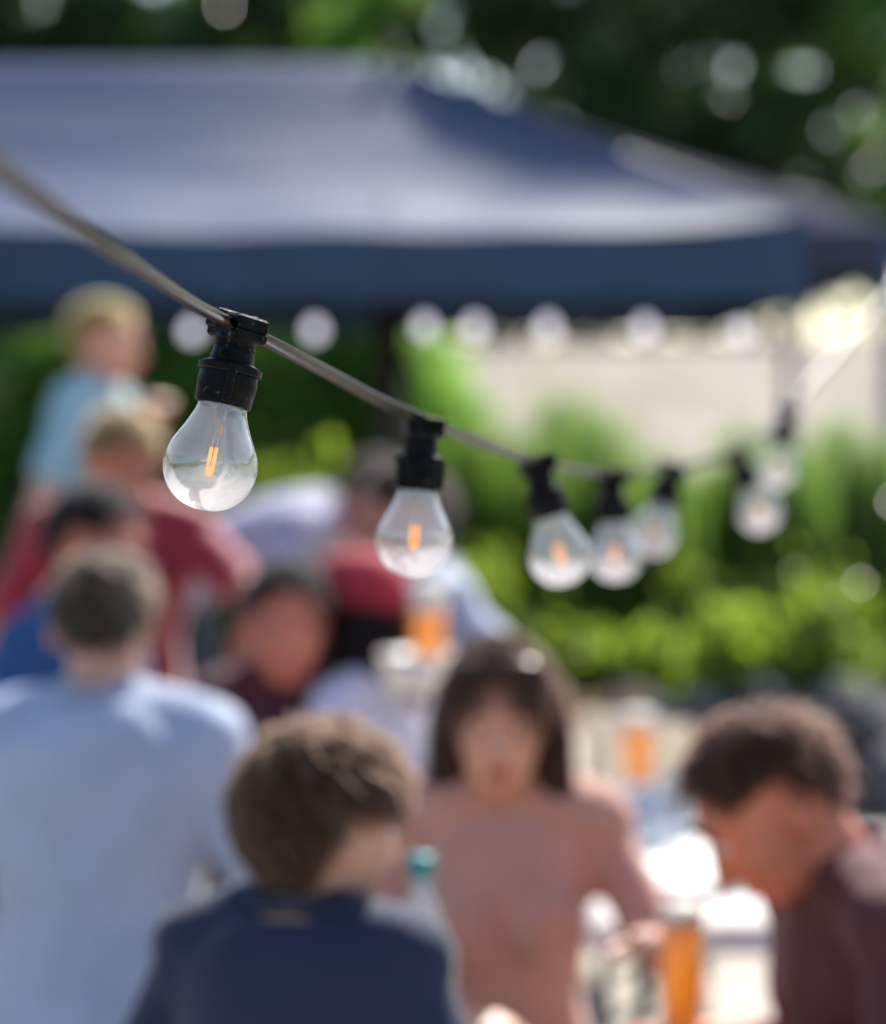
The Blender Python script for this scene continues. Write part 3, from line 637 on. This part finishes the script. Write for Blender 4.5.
    # head
    def hp_(x, y, z): return H + S * x * hs + F * y * hs + U * z * hs
    mb.ell(hp_(0, -.012, .022), S * .074 * hs, F * .094 * hs, U * .088 * hs, 28, 16)
    mb.loft([(hp_(0, .045, -.112), S * .020 * hs, F * .022 * hs), (hp_(0, .036, -.100), S * .040 * hs, F * .042 * hs), (hp_(0, .024, -.075), S * .054 * hs, F * .062 * hs), (hp_(0, .020, -.035), S * .064 * hs, F * .070 * hs), (hp_(0, .014, .010), S * .069 * hs, F * .076 * hs), (hp_(0, .008, .05), S * .066 * hs, F * .074 * hs)], 28, p=2.15)
    mb.cap_(hp_(0, .086, .006), hp_(0, .106, -.036), .008 * hs, .0125 * hs); mb.cap_(hp_(-.010, .094, -.040), hp_(.010, .094, -.040), .008 * hs, .008 * hs)
    mb.cap_(hp_(-.034, .082, .026), hp_(.034, .082, .026), .010 * hs, .010 * hs)
    mb.cap_(hp_(-.018, .082, -.066), hp_(.018, .082, -.066), .0065 * hs, .0065 * hs); mb.cap_(hp_(-.015, .080, -.076), hp_(.015, .080, -.076), .0068 * hs, .0068 * hs)
    for sd in (1, -1):
        mb.ell(hp_(sd * .040, .060, -.030), S * .018 * hs, F * .018 * hs, U * .02 * hs)
        c_ = hp_(sd * .076, -.010, -.012); ax = (S * sd * .5 - F * .85).normalized()
        mb.ell(c_, ax * .019 * hs, (S * sd * .85 + F * .5).normalized() * .0075 * hs, U * .033 * hs)
    body = mb.remesh('body', skin(skin_k), root, vox, 2)
    body.location = -off
    # eyes, brows
    M_hair = mat('hair %.3f %.3f' % (hair[0], hair[2]), hair, hair_rough, var=.45, scale=40, stretch=(3, 3, .5), bump=.6, bscale=120, spec=.12)
    for sd in (1, -1):
        mb = MB(); mb.ell(hp_(sd * .031, .0790, .004), S * .0125 * hs, F * .0105 * hs, U * .0072 * hs, 14, 8); e = mb.build('eye', M_eye, root); e.location = -off
        mb = MB(); mb.ell(hp_(sd * .031, .0868, .0035), S * .0065 * hs, F * .0032 * hs, U * .0062 * hs, 12, 6); mb.build('iris', M_iris, e)
        mb = MB(); mb.tube([hp_(sd * .016, .0925, .030), hp_(sd * .032, .0915, .036), hp_(sd * .048, .0830, .030)], [.0034, .0045, .0024], 8); mb.build('eyebrow', M_hair, root).location = -off
    mb = MB(); mb.ell(hp_(0, .0875, -.071), S * .024 * hs, F * .0055 * hs, U * .0090 * hs, 14, 8); mb.build('lips', mat('lips', (.42, .12, .10), .4), root).location = -off
    # hair
    mbh = MB(); n_, m_ = 72, 44; vs = []
    for j in range(m_ + 1):
        th = math.pi * j / m_
        for i in range(n_):
            ph = 2 * math.pi * i / n_; dx, dy, dz = math.sin(th) * math.sin(ph), math.sin(th) * math.cos(ph), math.cos(th)
            az = abs(((ph + math.pi) % (2 * math.pi)) - math.pi); el_ = 90 - math.degrees(th); a_ = math.degrees(az)
            line = (72 if hair_style == 'long' else 44) - 42 * smoothstep(25, 80, a_) - {'buzz': 30, 'mop': 62}.get(hair_style, 44) * smoothstep(95, 150, a_)
            if 72 < a_ < 100 and hair_style not in ('long',): line += 16
            vis = smoothstep(line - 5, line + 7, el_ + 5 * noise.noise(Vector((ph * 6, th * 3, 1))))
            th_ = {'short': .006, 'buzz': .004, 'long': .010, 'mop': .005}[hair_style]
            g = .003 * noise.noise(Vector((ph * 16, th * 2.2, s * 9))) + .003 * noise.noise(Vector((ph * 34, th * 4, 3 + s)))
            tex = (.006 * noise.noise(Vector((dx * 5, dy * 5, dz * 5 + s)))) if hair_style in ('short', 'mop') else 0
            r = (th_ + g + tex) * vis - .022 * (1 - vis)
            vs.append(hp_(dx * (.074 + r), -.012 + dy * (.094 + r), .022 + dz * (.088 + r)))
    fs = [(j * n_ + i, j * n_ + (i + 1) % n_, (j + 1) * n_ + (i + 1) % n_, (j + 1) * n_ + i) for j in range(m_) for i in range(n_)]
    mbh.add(vs, fs)
    if hair_style == 'long':
        for a_ in range(-150, 151, 12):
            if abs(a_) < 0: continue
            az = R(180 + a_); dx, dy = math.sin(az), math.cos(az)
            if abs(a_) > 100: continue
            ln = hair_len * s - .03 * abs(a_) / 118 + .015 * random.random(); p0 = hp_(dx * .070, -.012 + dy * .088, .05); p1 = hp_(dx * .084, -.012 + dy * .10, -.02); p2 = hp_(dx * .082, -.010 + dy * .098, -.09) ; p3 = p2 - up * (ln - .10) + S * dx * .012 + F * dy * .015
            mbh.tube(spline([p0, p1, p2, p2.lerp(p3, .6), p3], 4), [.018 + .012 * math.sin(3.1 * min(1, i / 16 * .8 + .1)) for i in range(17)], 8)
    hb = mbh.build('hair', M_hair, root); hb.location = -off
    # loose strands over the mass of the hair
    n = strands; d = rng.normal(size=(n * 3, 3)); d /= np.linalg.norm(d, axis=1)[:, None]
    a_ = np.degrees(np.abs(np.arctan2(d[:, 0], d[:, 1]))); el_ = np.degrees(np.arcsin(d[:, 2])); ss = lambda a, b, x: np.clip((x - a) / (b - a), 0, 1) ** 2 * (3 - 2 * np.clip((x - a) / (b - a), 0, 1))
    line = (74 if hair_style == 'long' else 47) - 42 * ss(25, 80, a_) - {'buzz': 30, 'mop': 62}.get(hair_style, 44) * ss(95, 150, a_) + np.where((a_ > 65) & (a_ < 105), 14 if hair_style != 'long' else 0, 0)
    d = d[el_ > line][:n]; n = len(d); K = 6; crown = np.array([.08, -.50, .86]); LN = {'short': .032, 'buzz': .012, 'mop': .070, 'long': .12}[hair_style] * s
    base = {'short': .010, 'buzz': .003, 'long': .013, 'mop': .010}[hair_style]; lift = {'short': .012, 'buzz': .004, 'long': .006, 'mop': .010}[hair_style]
    ex, ey, ez = (np.array(v) for v in (S, F, U)); P_ = []; rl = rng.uniform(.5, 1.2, n)[:, None]; rnd = rng.normal(0, .25, (n, 3)); dd = d.copy(); lf = rng.uniform(-.6, 1.1, n) + (rng.random(n) < .06) * rng.uniform(.3, 1.2, n)
    for k_ in range(K):
        r = base + lift * lf * (.3 + k_ / K)
        P_.append(np.array(H) + (dd[:, :1] * (.074 + r)[:, None] * ex + (-.012 + dd[:, 1:2] * (.094 + r)[:, None]) * ey + (.022 + dd[:, 2:] * (.088 + r)[:, None]) * ez))
        tg = dd - crown + rnd; tg -= dd * (tg * dd).sum(1)[:, None]; tg /= np.linalg.norm(tg, axis=1)[:, None] + 1e-6
        dd = dd + tg * rl * LN / K / .085; dd /= np.linalg.norm(dd, axis=1)[:, None]
    P_ = np.stack(P_, 1)
    if hair_style == 'long':
        m2 = n // 2; az = np.radians(180 + rng.uniform(-98, 98, m2)); dx, dy = np.sin(az)[:, None], np.cos(az)[:, None]; jit = rng.normal(0, .006, (m2, 1)); up_ = np.array([0, 0, 1.0])
        q = lambda x, y, z: np.array(H) + x * ex + y * ey + z * ez
        L_ = (hair_len * s * rng.uniform(.8, 1.1, m2))[:, None]
        Q = [q(dx * (.082 + jit), -.012 + dy * (.098 + jit), .05 + 0 * dx), q(dx * (.096 + jit), -.012 + dy * (.112 + jit), -.02 + 0 * dx), q(dx * (.100 + jit), -.010 + dy * (.114 + jit), -.09 + 0 * dx)]
        for t_ in (.35, .7, 1.0): Q.append(Q[2] - up_ * (L_ - .08) * t_ + rng.normal(0, .004, (m2, 3)) + ex * dx * .012 * t_)
        P_ = np.concatenate([P_, np.stack(Q, 1)])
    n = len(P_); wv_ = np.cross(P_[:, -1] - P_[:, 0], rng.normal(size=(n, 3))); wv_ /= np.linalg.norm(wv_, axis=1)[:, None] + 1e-9; wd = rng.uniform(.0007, .0015, n)[:, None] * (1.5 if strands < 4000 else 1)
    tp = [1, 1, 1, .9, .7, .25]; V = np.stack([P_[:, k_] + sg * wv_ * wd * tp[k_] for k_ in range(K) for sg in (-1, 1)], 1).reshape(-1, 3)
    b0 = (np.arange(n) * 2 * K)[:, None, None] + (np.arange(K - 1) * 2)[None, :, None] + np.array([0, 1, 3, 2])[None, None, :]; idx = b0.reshape(-1); nf = len(idx) // 4
    me = bpy.data.meshes.new('strands'); me.vertices.add(len(V)); me.vertices.foreach_set('co', V.reshape(-1)); me.loops.add(len(idx)); me.loops.foreach_set('vertex_index', idx); me.polygons.add(nf); me.polygons.foreach_set('loop_start', np.arange(nf) * 4); me.update(); me.validate()
    M_st = leaf_mat('strands %.3f %.3f' % (hair[0], hair[2]), tuple(c * .7 for c in hair), tuple(min(.9, c * 1.5) for c in hair), tuple(min(.95, .20 + c * 6) for c in hair), .50)
    M_st.node_tree.nodes['Principled BSDF'].inputs['Specular IOR Level'].default_value = .15; link('strands', me, M_st, hb, False)
    # clothes
    seed = int(abs(H.x * 100)) % 17
    SM = shirt_mat or mat('cloth %.2f %.2f %.2f' % shirt, shirt, .85, var=.12, scale=12, bump=.5, bscale=300, sheen=.25)
    mb = MB(); torso(mb, .016, -.05, 1.04 if not female else .985)
    for sd, (A, E, W) in arms.items():
        if sleeve == 'short': e_ = A.lerp(E, .62); mb.cap_(A, e_, .058 * wf, .056 * wf, 16)
        else: mb.cap_(A, E, .058 * wf, .047 * wf, 16); mb.cap_(E, E.lerp(W, .92), .047 * wf, .034 * wf, 16)
    mb.remesh('shirt', SM, root, vox * 1.25, 3, wrinkle(.011, 8, seed)).location = -off
    mb = MB(); cc = pel + sp * TL * (1.035 if not female else .99) - spf * .006; mb.tube([cc + l * math.cos(a) * (.070 * wf) + spf * math.sin(a) * (.066 * wf) - sp * (.012 * math.sin(a)) for a in np.linspace(0, 2 * math.pi, 33)], .0075, 8); mb.build('collar', SM, root).location = -off
    mb = MB(); mb.loft([(pel + sp * TL * t, l * (rx * wf + .014), spf * (ry * wf + .014)) for t, rx, ry in ((-.14, .12, .10), (-.05, .152, .113), (.05, .169, .118), (.16, .156, .106))], 24)
    for sd, (hip, kn, an) in legs.items(): mb.cap_(hip, kn, .090 * wf, .064 * wf); mb.cap_(kn, an + Vector((0, 0, .02)), .064 * wf, .048 * wf)
    mb.remesh('trousers', mat('trousers %.2f' % trousers[2], trousers, .9, var=.2, scale=15), root, .012, 3, wrinkle(.006, 9, seed)).location = -off
    for sd, (hip, kn, an) in legs.items():
        mb = MB(); a = Vector((an.x, an.y, 0)); mb.loft([(a - f * .07 + up * .045, l * .030, up * .040), (a - f * .03 + up * .052, l * .040, up * .050), (a + f * .06 + up * .045, l * .045, up * .043), (a + f * .14 + up * .032, l * .046, up * .030), (a + f * .19 + up * .022, l * .030, up * .018)], 16, p=2.6); mb.build('shoe', M_shoe, root).location = -off
    root['_H'] = 0; del root['_H']
    return dict(root=root, off=off, H=H, S=S, F=F, U=U, hp=hp_, arms=arms, pel=pel, sp=sp, nb=nb, l=l, f=f, hs=hs)
def P(px, py, Y): return at(px, py, Y)
# woman with sunglasses on her hair, dusty pink top
wm = person('woman with long dark hair and sunglasses on her head, dusty pink T-shirt', P(500, 718, 3.65), face=0, pitch=7, head_yaw=-3, s=.95, lean=8, skin_k='warm', hair=(.055, .030, .020), hair_style='long',
            shirt=(.62, .31, .235), female=True, hl=P(664, 950, 3.38), el=(.45, .2, -.8), hr=P(455, 1020, 3.42), vox=.006, strands=6000, hair_len=.175)
h = wm['hp']; mb = MB()
for sd in (1, -1): mb.ell(h(sd * .034, .050, .098), wm['S'] * .030, wm['F'] * .020 + wm['U'] * .004, wm['U'] * .010 - wm['F'] * .006, 16, 8)
mb.tube([h(-.066, .046, .098), h(-.034, .066, .106), h(0, .068, .108), h(.034, .066, .106), h(.066, .046, .098)], .003, 8)
for sd in (1, -1): mb.tube([h(sd * .066, .046, .098), h(sd * .088, -.01, .05), h(sd * .090, -.05, .02)], .0028, 6)
mb.build('sunglasses', mat('sunglasses', (.06, .03, .02), .3), wm['root']).location = -wm['off']
# boy from behind, looking away to the right
boy = person('boy seen from behind, rounded brown hair, dark navy shirt', P(330, 828, 2.80), face=160, pitch=8, head_yaw=-44, s=.79, lean=6, skin_k='fair', hair=(.062, .036, .022), hair_style='mop', shirt=(.012, .02, .055), hair_rough=.42, vox=.006, strands=9000)
# man at right in profile, looking down
man_r = person('man at right in profile with short dark hair, head bent down, maroon shirt', P(768, 806, 3.15), face=-78, pitch=40, head_yaw=-6, s=1.0, lean=24, skin_k='red', hair=(.055, .028, .018), hair_style='short', shirt=(.10, .025, .028), vox=.006, hl=P(720, 1075, 2.95), hr=P(690, 1040, 3.3), strands=7000)
# man with his back to the camera
man_l = person('broad man with his back to the camera in a pale blue T-shirt, cropped greying hair', P(104, 624, 4.1), face=178, pitch=10, s=1.06, lean=5, skin_k='fair', hair=(.055, .042, .03), hair_style='short', shirt=(.40, .46, .60), trousers=(.05, .05, .06))
# black-haired man in royal blue shirt behind him
p5 = person('black-haired man in a blue shirt, mostly hidden behind the broad man in pale blue', P(98, 548, 4.9), face=65, pitch=12, s=1.0, lean=8, skin_k='red', hair=(.008, .007, .008), hair_style='short', shirt=(.015, .07, .22))
# standing man in crimson T-shirt
p6 = person('standing man in a crimson T-shirt with sunlit shoulder, leaning forward at left', P(122, 464, 5.5), face=14, pitch=30, s=.98, pose='stand', lean=20, skin_k='red', hair=(.16, .10, .06), hair_style='short', shirt=(.30, .02, .035), shirt_mat=mat('crimson jersey', (.36, .014, .032), .7, var=.2, scale=12, bump=.4, bscale=300, sheen=.7), hl=P(232, 690, 5.3), el=(.5, 0, 0))
# far standing man in light blue
p7 = person('far standing man with fair reddish hair in a pale turquoise shirt at left', P(106, 342, 7.2), face=78, pitch=5, s=1.05, pose='stand', lean=2, skin_k='warm', hair=(.36, .20, .07), hair_style='short', shirt=(.34, .52, .58), hl=P(150, 425, 7.0), el=(0, 0, -1))
# seated man facing, dark hair, maroon shirt
p8 = person('seated dark-haired man facing the camera in a dark maroon long-sleeved shirt', P(287, 624, 4.85), face=8, pitch=12, s=.98, lean=4, skin_k='red', hair=(.012, .010, .010), hair_style='short', shirt=(.07, .012, .02), sleeve='long')
# person with red cap, long dark hair, lavender top
p9 = person('person in a red cap with long dark hair and a white top', P(356, 618, 4.95), face=-118, pitch=6, s=.97, lean=8, skin_k='tan', hair=(.010, .007, .007), hair_style='long', shirt=(.60, .58, .72), female=True, hr=P(285, 742, 4.95), hl=P(300, 765, 4.8), hair_len=.27)
mb = MB(); h = p9['hp']; vs = []
for (zz, r) in ((.040, 1.19), (.062, 1.16), (.088, 1.04), (.108, .82), (.122, .5), (.129, .15)): pass
mb.loft([(h(0, -.012, zz), p9['S'] * .076 * r, p9['F'] * .096 * r) for zz, r in ((.010, 1.22), (.020, 1.24), (.060, 1.22), (.095, 1.10), (.125, .84), (.142, .48), (.147, .1))], 28)
M_cap = mat('red cap cloth', (.42, .02, .035), .8, var=.2, scale=20, bump=.4, bscale=300); cp_ = mb.build('cap', M_cap, p9['root']); cp_.location = -p9['off']
mb = MB(); mb.loft([(h(0, .07, .032), p9['S'] * .075, p9['U'] * .008), (h(0, .12, .030), p9['S'] * .068, p9['U'] * .006), (h(0, .165, .020), p9['S'] * .045, p9['U'] * .004)], 20); mb.build('visor', M_cap, cp_)
mb = MB(); mb.ell(h(0, -.012, .148), p9['S'] * .008, p9['F'] * .008, p9['U'] * .005, 12, 6); mb.build('button', M_cap, cp_)
# waiter in pale grey-blue behind, carrying a tray
tray = P(429, 668, 4.75)
p10 = person('waiter in a pale blue-grey shirt carrying a round tray with a beer', P(402, 520, 5.35), face=-72, pitch=14, s=.98, pose='stand', lean=6, skin_k='tan', hair=(.02, .015, .012), hair_style='short', shirt=(.42, .47, .60), hl=tray + Vector((.07, .13, -.045)), hr=tray + Vector((-.09, .12, -.045)), grip=.3)
# bending man at the back
p11 = person('man bending over at the back in a grey-lavender shirt, dark hair', P(380, 503, 6.5), face=72, pitch=45, s=1.0, pose='stand', lean=74, skin_k='red', hair=(.02, .014, .012), hair_style='short', shirt=(.42, .40, .52), hl=P(372, 590, 6.5), hr=P(365, 600, 6.3))

# ------------------------------------------------------------------ tables, benches and what stands on them
M_wood = mat('varnished pine', (.50, .30, .13), .45, rgb2=(.36, .20, .08), scale=4, stretch=(14, 1, 1), coat=.3)
M_cloth = mat('white paper cloth', (.62, .60, .57), .8, var=.05, scale=9, bump=.5, bscale=25)
M_frame = mat('green steel frame', (.03, .05, .04), .4, metal=.5)
M_white = mat('white glaze', (.80, .79, .77), .6, spec=.2)
TZ = .72
def beer_table(x, y, lx, ly, label, cloth=None, zt=TZ):
    t = thing('beer_table', label, 'table', (x, y, 0)); mb = MB(); n = 3; along_x = lx > ly; wd = (ly if along_x else lx) / n
    for i in range(n):
        o_ = (i - 1) * wd
        mb.box((0, o_, zt - .014) if along_x else (o_, 0, zt - .014), lx if along_x else wd - .004, wd - .004 if along_x else ly, .028, bev=.003)
    mb.build('tabletop', M_wood, t, False)
    for s1 in (-1, 1):
        for s2 in (-1, 1): mb = MB(); mb.tube([(s1 * (lx / 2 - .08), s2 * (ly / 2 - .08), zt - .03), (s1 * (lx / 2 - .08), s2 * (ly / 2 - .08), .0)], .014, 10); mb.build('leg', M_frame, t)
    if cloth:
        cx, cy, cw, cl_, d = cloth; vs = []; fs = []; nx, ny = 24, 30
        for L in (0, 1):
            for j in range(ny + 1):
                for i in range(nx + 1):
                    u, v_ = 2 * i / nx - 1, 2 * j / ny - 1; X, Y = u * (cw / 2 + d), v_ * (cl_ / 2 + d); hx, hy = max(0, abs(X) - cw / 2), max(0, abs(Y) - cl_ / 2)
                    Xc = math.copysign(min(abs(X), cw / 2 + .006), X); Yc = math.copysign(min(abs(Y), cl_ / 2 + .006), Y); drop = max(hx, hy)
                    rip = .010 * math.sin(X * 28 + Y * 23) * min(1, drop * 12)
                    vs.append((x + cx + Xc + (math.copysign(rip, X) + math.copysign(.004, X) if hx else 0), y + cy + Yc + (math.copysign(rip, Y) if hy else 0), zt + .004 + .0015 * (noise.noise(Vector((X * 9, Y * 9, 2))) + .5) - drop - L * .0015))
        N = (nx + 1) * (ny + 1)
        for j in range(ny):
            for i in range(nx): k = j * (nx + 1) + i; fs.append((k, k + 1, k + nx + 2, k + nx + 1)); fs.append((N + k, N + k + nx + 1, N + k + nx + 2, N + k + 1))
        me = bpy.data.meshes.new('tablecloth'); me.from_pydata(vs, [], fs); return t, link('tablecloth', me, M_cloth)
    return t, None
def bench(x, y, lx, ly, label):
    t = thing('bench', label, 'bench', (x, y, 0)); mb = MB(); mb.box((0, 0, .435), lx, ly, .028, bev=.004); mb.build('seat', M_wood, t, False)
    for s1 in (-1, 1): mb = MB(); a = (s1 * (lx / 2 - .15), 0) if lx > ly else (0, s1 * (ly / 2 - .15)); mb.box((a[0], a[1], .21), .05 if lx > ly else .2, .2 if lx > ly else .05, .42, bev=.01); mb.build('leg', M_frame, t)
beer_table(.20, 3.12, 1.1, .50, 'varnished pine table between the boy and the woman in pink')
t2, c2 = beer_table(.54, 4.66, .56, 1.10, 'pine table under the white cloth behind the woman in pink', (0, 0, .56, 1.10, .05)); tag(c2, 'sunlit white paper cloth behind the arm of the woman in pink', 'tablecloth')
t3, c3 = beer_table(.455, 6.1, .45, 1.05, 'narrow pine table under the farther white cloth, right of the woman in pink', (0, .05, .40, .95, .0)); tag(c3, 'farther white cloth on the narrow table, beside the head of the man at right', 'tablecloth')

def beer_glass(loc, H, r0, r1, fill, foam, label, beer_rgb=(1.0, .56, .05), parent=None):
    t = thing('beer_glass', label, 'beer glass', loc)
    mb = MB(); th = .0025; prof = [(.001, .0), (r0, .0), (r0 * 1.0, .008), (r0 + (r1 - r0) * .5, H * .5), (r1, H), (r1 - th, H), (r0 + (r1 - r0) * .5 - th, H * .5), (r0 - th, .012), (.001, .011)]; mb.lathe(prof, 32, cap=False)
    mb.build('glass', glass_mat('drinking glass', base=.08, edge=.9, rough=.03), t)
    rr = lambda z: r0 + (r1 - r0) * z / H - th - .0008
    m = bpy.data.materials.get('beer') or mat('beer', beer_rgb, .15, trans=.75)
    mb = MB(); mb.lathe([(rr(.013), .013), (rr(fill * H), fill * H)], 32); mb.build('beer', m, t)
    mb = MB(); mb.lathe([(rr(fill * H), fill * H + .0005), (rr((fill + foam) * H), (fill + foam) * H), (rr(H) * .7, (fill + foam) * H + .006)], 32); mb.build('foam', mat('foam', (.85, .80, .72), .9), t)
    return t
beer_glass(P(682, 965, 3.2) * Vector((1, 1, 0)) + Vector((0, 0, TZ)) if False else Vector((P(682, 900, 3.26).x, 3.26, TZ)), .205, .025, .032, .85, .11, 'tall glass of amber beer with foam before the man at right, low in the picture')
beer_glass(Vector((P(638, 740, 5.62).x, 5.62, TZ + .006)), .19, .034, .042, .78, .15, 'glass of amber beer on the farther white cloth')
# the tray and its beer
mb = MB(); mb.lathe([(.001, -.004), (.075, -.004), (.093, .030), (.096, .030), (.080, -.045), (.001, -.050)], 40, cap=False); tr = mb.build('tray', mat('white plastic', (.85, .82, .76), .4, trans=.45)); tr.location = tray; tag(tr, 'deep round white tray held by the waiter, carrying the orange beer', 'tray')
beer_glass(tray + Vector((0, -.01, -.003)), .17, .033, .040, .68, .28, 'orange beer with thick foam on the round white tray')
# water bottle
def bottle(loc, H, r, label, glass, cap_m, name='water_bottle', cat='bottle', band=None):
    t = thing(name, label, cat, loc); mb = MB(); mb.lathe([(.001, 0), (r * .9, 0), (r, .006), (r, H * .25), (r * .94, H * .28), (r, H * .31), (r, H * .6), (r * .95, H * .66), (r * .7, H * .76), (r * .38, H * .86), (r * .34, H * .93)], 32, cap=False); mb.build('bottle_body', glass, t)
    mb = MB(); mb.lathe([(r * .44, H * .915), (r * .46, H * .92), (r * .46, H * .985), (r * .42, H)], 24); mb.build('cap', cap_m, t)
    if band: mb = MB(); mb.lathe([(r + .0008, H * .34), (r + .0008, H * .58)], 32, cap=False); mb.build('paper_band', band, t)
    return t
bottle(Vector((P(421, 870, 2.98).x, 2.98, TZ)), .315, .036, 'clear plastic water bottle with a teal cap between the boy and the woman', glass_mat('clear plastic', tint=(.86, .93, .97), base=.10, edge=.9, rough=.06, haze=.12, haze_rgb=(.7, .8, .9)), mat('teal cap', (.03, .30, .32), .4), band=mat('pale band', (.45, .60, .75), .6))
bottle(Vector((P(618, 740, 5.9).x, 5.9, TZ + .006)), .23, .028, 'brown glass bottle standing before the amber beer on the farther cloth', mat('brown glass', (.035, .015, .006), .12, coat=.5), mat('dark cap', (.05, .03, .02), .4), 'brown_bottle')
# crockery
def cup(loc, label, r=.042, H=.085):
    t = thing('cup', label, 'cup', loc); mb = MB(); mb.lathe([(.001, 0), (r * .7, 0), (r * .92, H * .4), (r, H), (r - .003, H), (r * .9 - .003, H * .4), (r * .6, .006), (.001, .005)], 28, cap=False); mb.build('cup_body', M_white, t)
    mb = MB(); mb.tube(spline([(r * .9, 0, H * .8), (r * 1.5, 0, H * .72), (r * 1.45, 0, H * .35), (r * .85, 0, H * .25)], 5), .004, 8); mb.build('handle', M_white, t); return t
def plate(loc, r, label):
    mb = MB(); mb.lathe([(.001, 0), (r * .6, 0), (r, .018), (r, .021), (r * .6, .004), (.001, .003)], 36, cap=False); o = mb.build('plate', M_white); o.location = loc; tag(o, label, 'plate')
M_paper = mat('thin white paper', (.86, .83, .76), .8, trans=.62)
def card(loc, label, w_, h_, rz=0, rx=12, m=None):
    t = thing('menu_card', label, 'menu card', loc, R(rz))
    for s in (-1, 1):
        mb = MB(); mb.box((0, s * h_ * math.sin(R(rx)) / 2, h_ / 2 * math.cos(R(rx)) + .001), w_, .0015, h_, rot=Matrix.Rotation(R(s * rx), 3, 'X')); mb.build('panel', m or M_paper, t, False)
card(Vector((P(602, 770, 5.75).x, 5.75, TZ + .006)), 'upright white card beside the brown bottle, nearer the woman', .105, .17, 12)
card(Vector((P(664, 770, 5.78).x, 5.78, TZ + .006)), 'upright white card right of the brown bottle', .125, .145, -8)
cup(Vector((P(568, 800, 5.2).x, 5.2, TZ + .006)), 'white cup at the far end of the nearer cloth, by the shoulder of the woman')
cup(Vector((P(640, 800, 5.1).x, 5.1, TZ + .006)), 'white cup in the middle of the nearer cloth')
cup(Vector((P(600, 700, 6.45).x, 6.45, TZ + .006)), 'white cup at the far left corner of the farther cloth')
plate(Vector((P(600, 800, 4.55).x, 4.55, TZ + .006)), .12, 'white plate on the nearer cloth, showing under the arm of the woman')
plate(Vector((P(690, 800, 4.45).x, 4.45, TZ + .006)), .12, 'white plate on the nearer cloth beneath the chin of the man at right')
for px, Y, lab in ((606, 4.9, 'empty clear tumbler left on the nearer white cloth'), (650, 4.82, 'empty clear tumbler in the middle of the nearer white cloth'), (678, 4.98, 'empty clear tumbler right on the nearer white cloth, by the face of the man')):
    t = thing('tumbler', lab, 'glass', Vector((P(px, 800, Y).x, Y, TZ + .006))); mb = MB(); mb.lathe([(.001, 0), (.03, 0), (.036, .12), (.0345, .12), (.0285, .008), (.001, .007)], 28, cap=False); mb.build('tumbler_glass', glass_mat('grey glass', tint=(.80, .84, .90), base=.1, edge=.9), t)
# wooden chair behind the far table
def chair(loc, rz, label):
    t = thing('wooden_chair', label, 'chair', loc, R(rz)); mb = MB(); mb.box((0, 0, .44), .42, .42, .03, bev=.008); mb.build('seat', M_wood, t, False)
    for sx in (-1, 1):
        mb = MB(); mb.box((sx * .18, -.18, .22), .035, .035, .43, bev=.004); mb.build('leg', M_wood, t, False)
        mb = MB(); mb.box((sx * .18, .19, .40), .035, .035, .79, bev=.004); mb.build('leg', M_wood, t, False)
    mb = MB(); mb.box((0, .19, .72), .33, .02, .12, bev=.006); mb.box((0, .19, .57), .33, .02, .06, bev=.006); mb.build('backrest', M_wood, t, False)
chair((P(590, 700, 6.95).x, 6.95, 0), 8, 'pale wooden chair behind the farther table, left of the amber beer')
# unseen copy of the navy canopy, added behind the camera for bulbs to mirror
pb = copy_tree(par); pb.location = (.4, -4.6, 0); tag(pb, 'unseen second navy canopy added behind the camera for the bulbs to mirror', 'canopy')
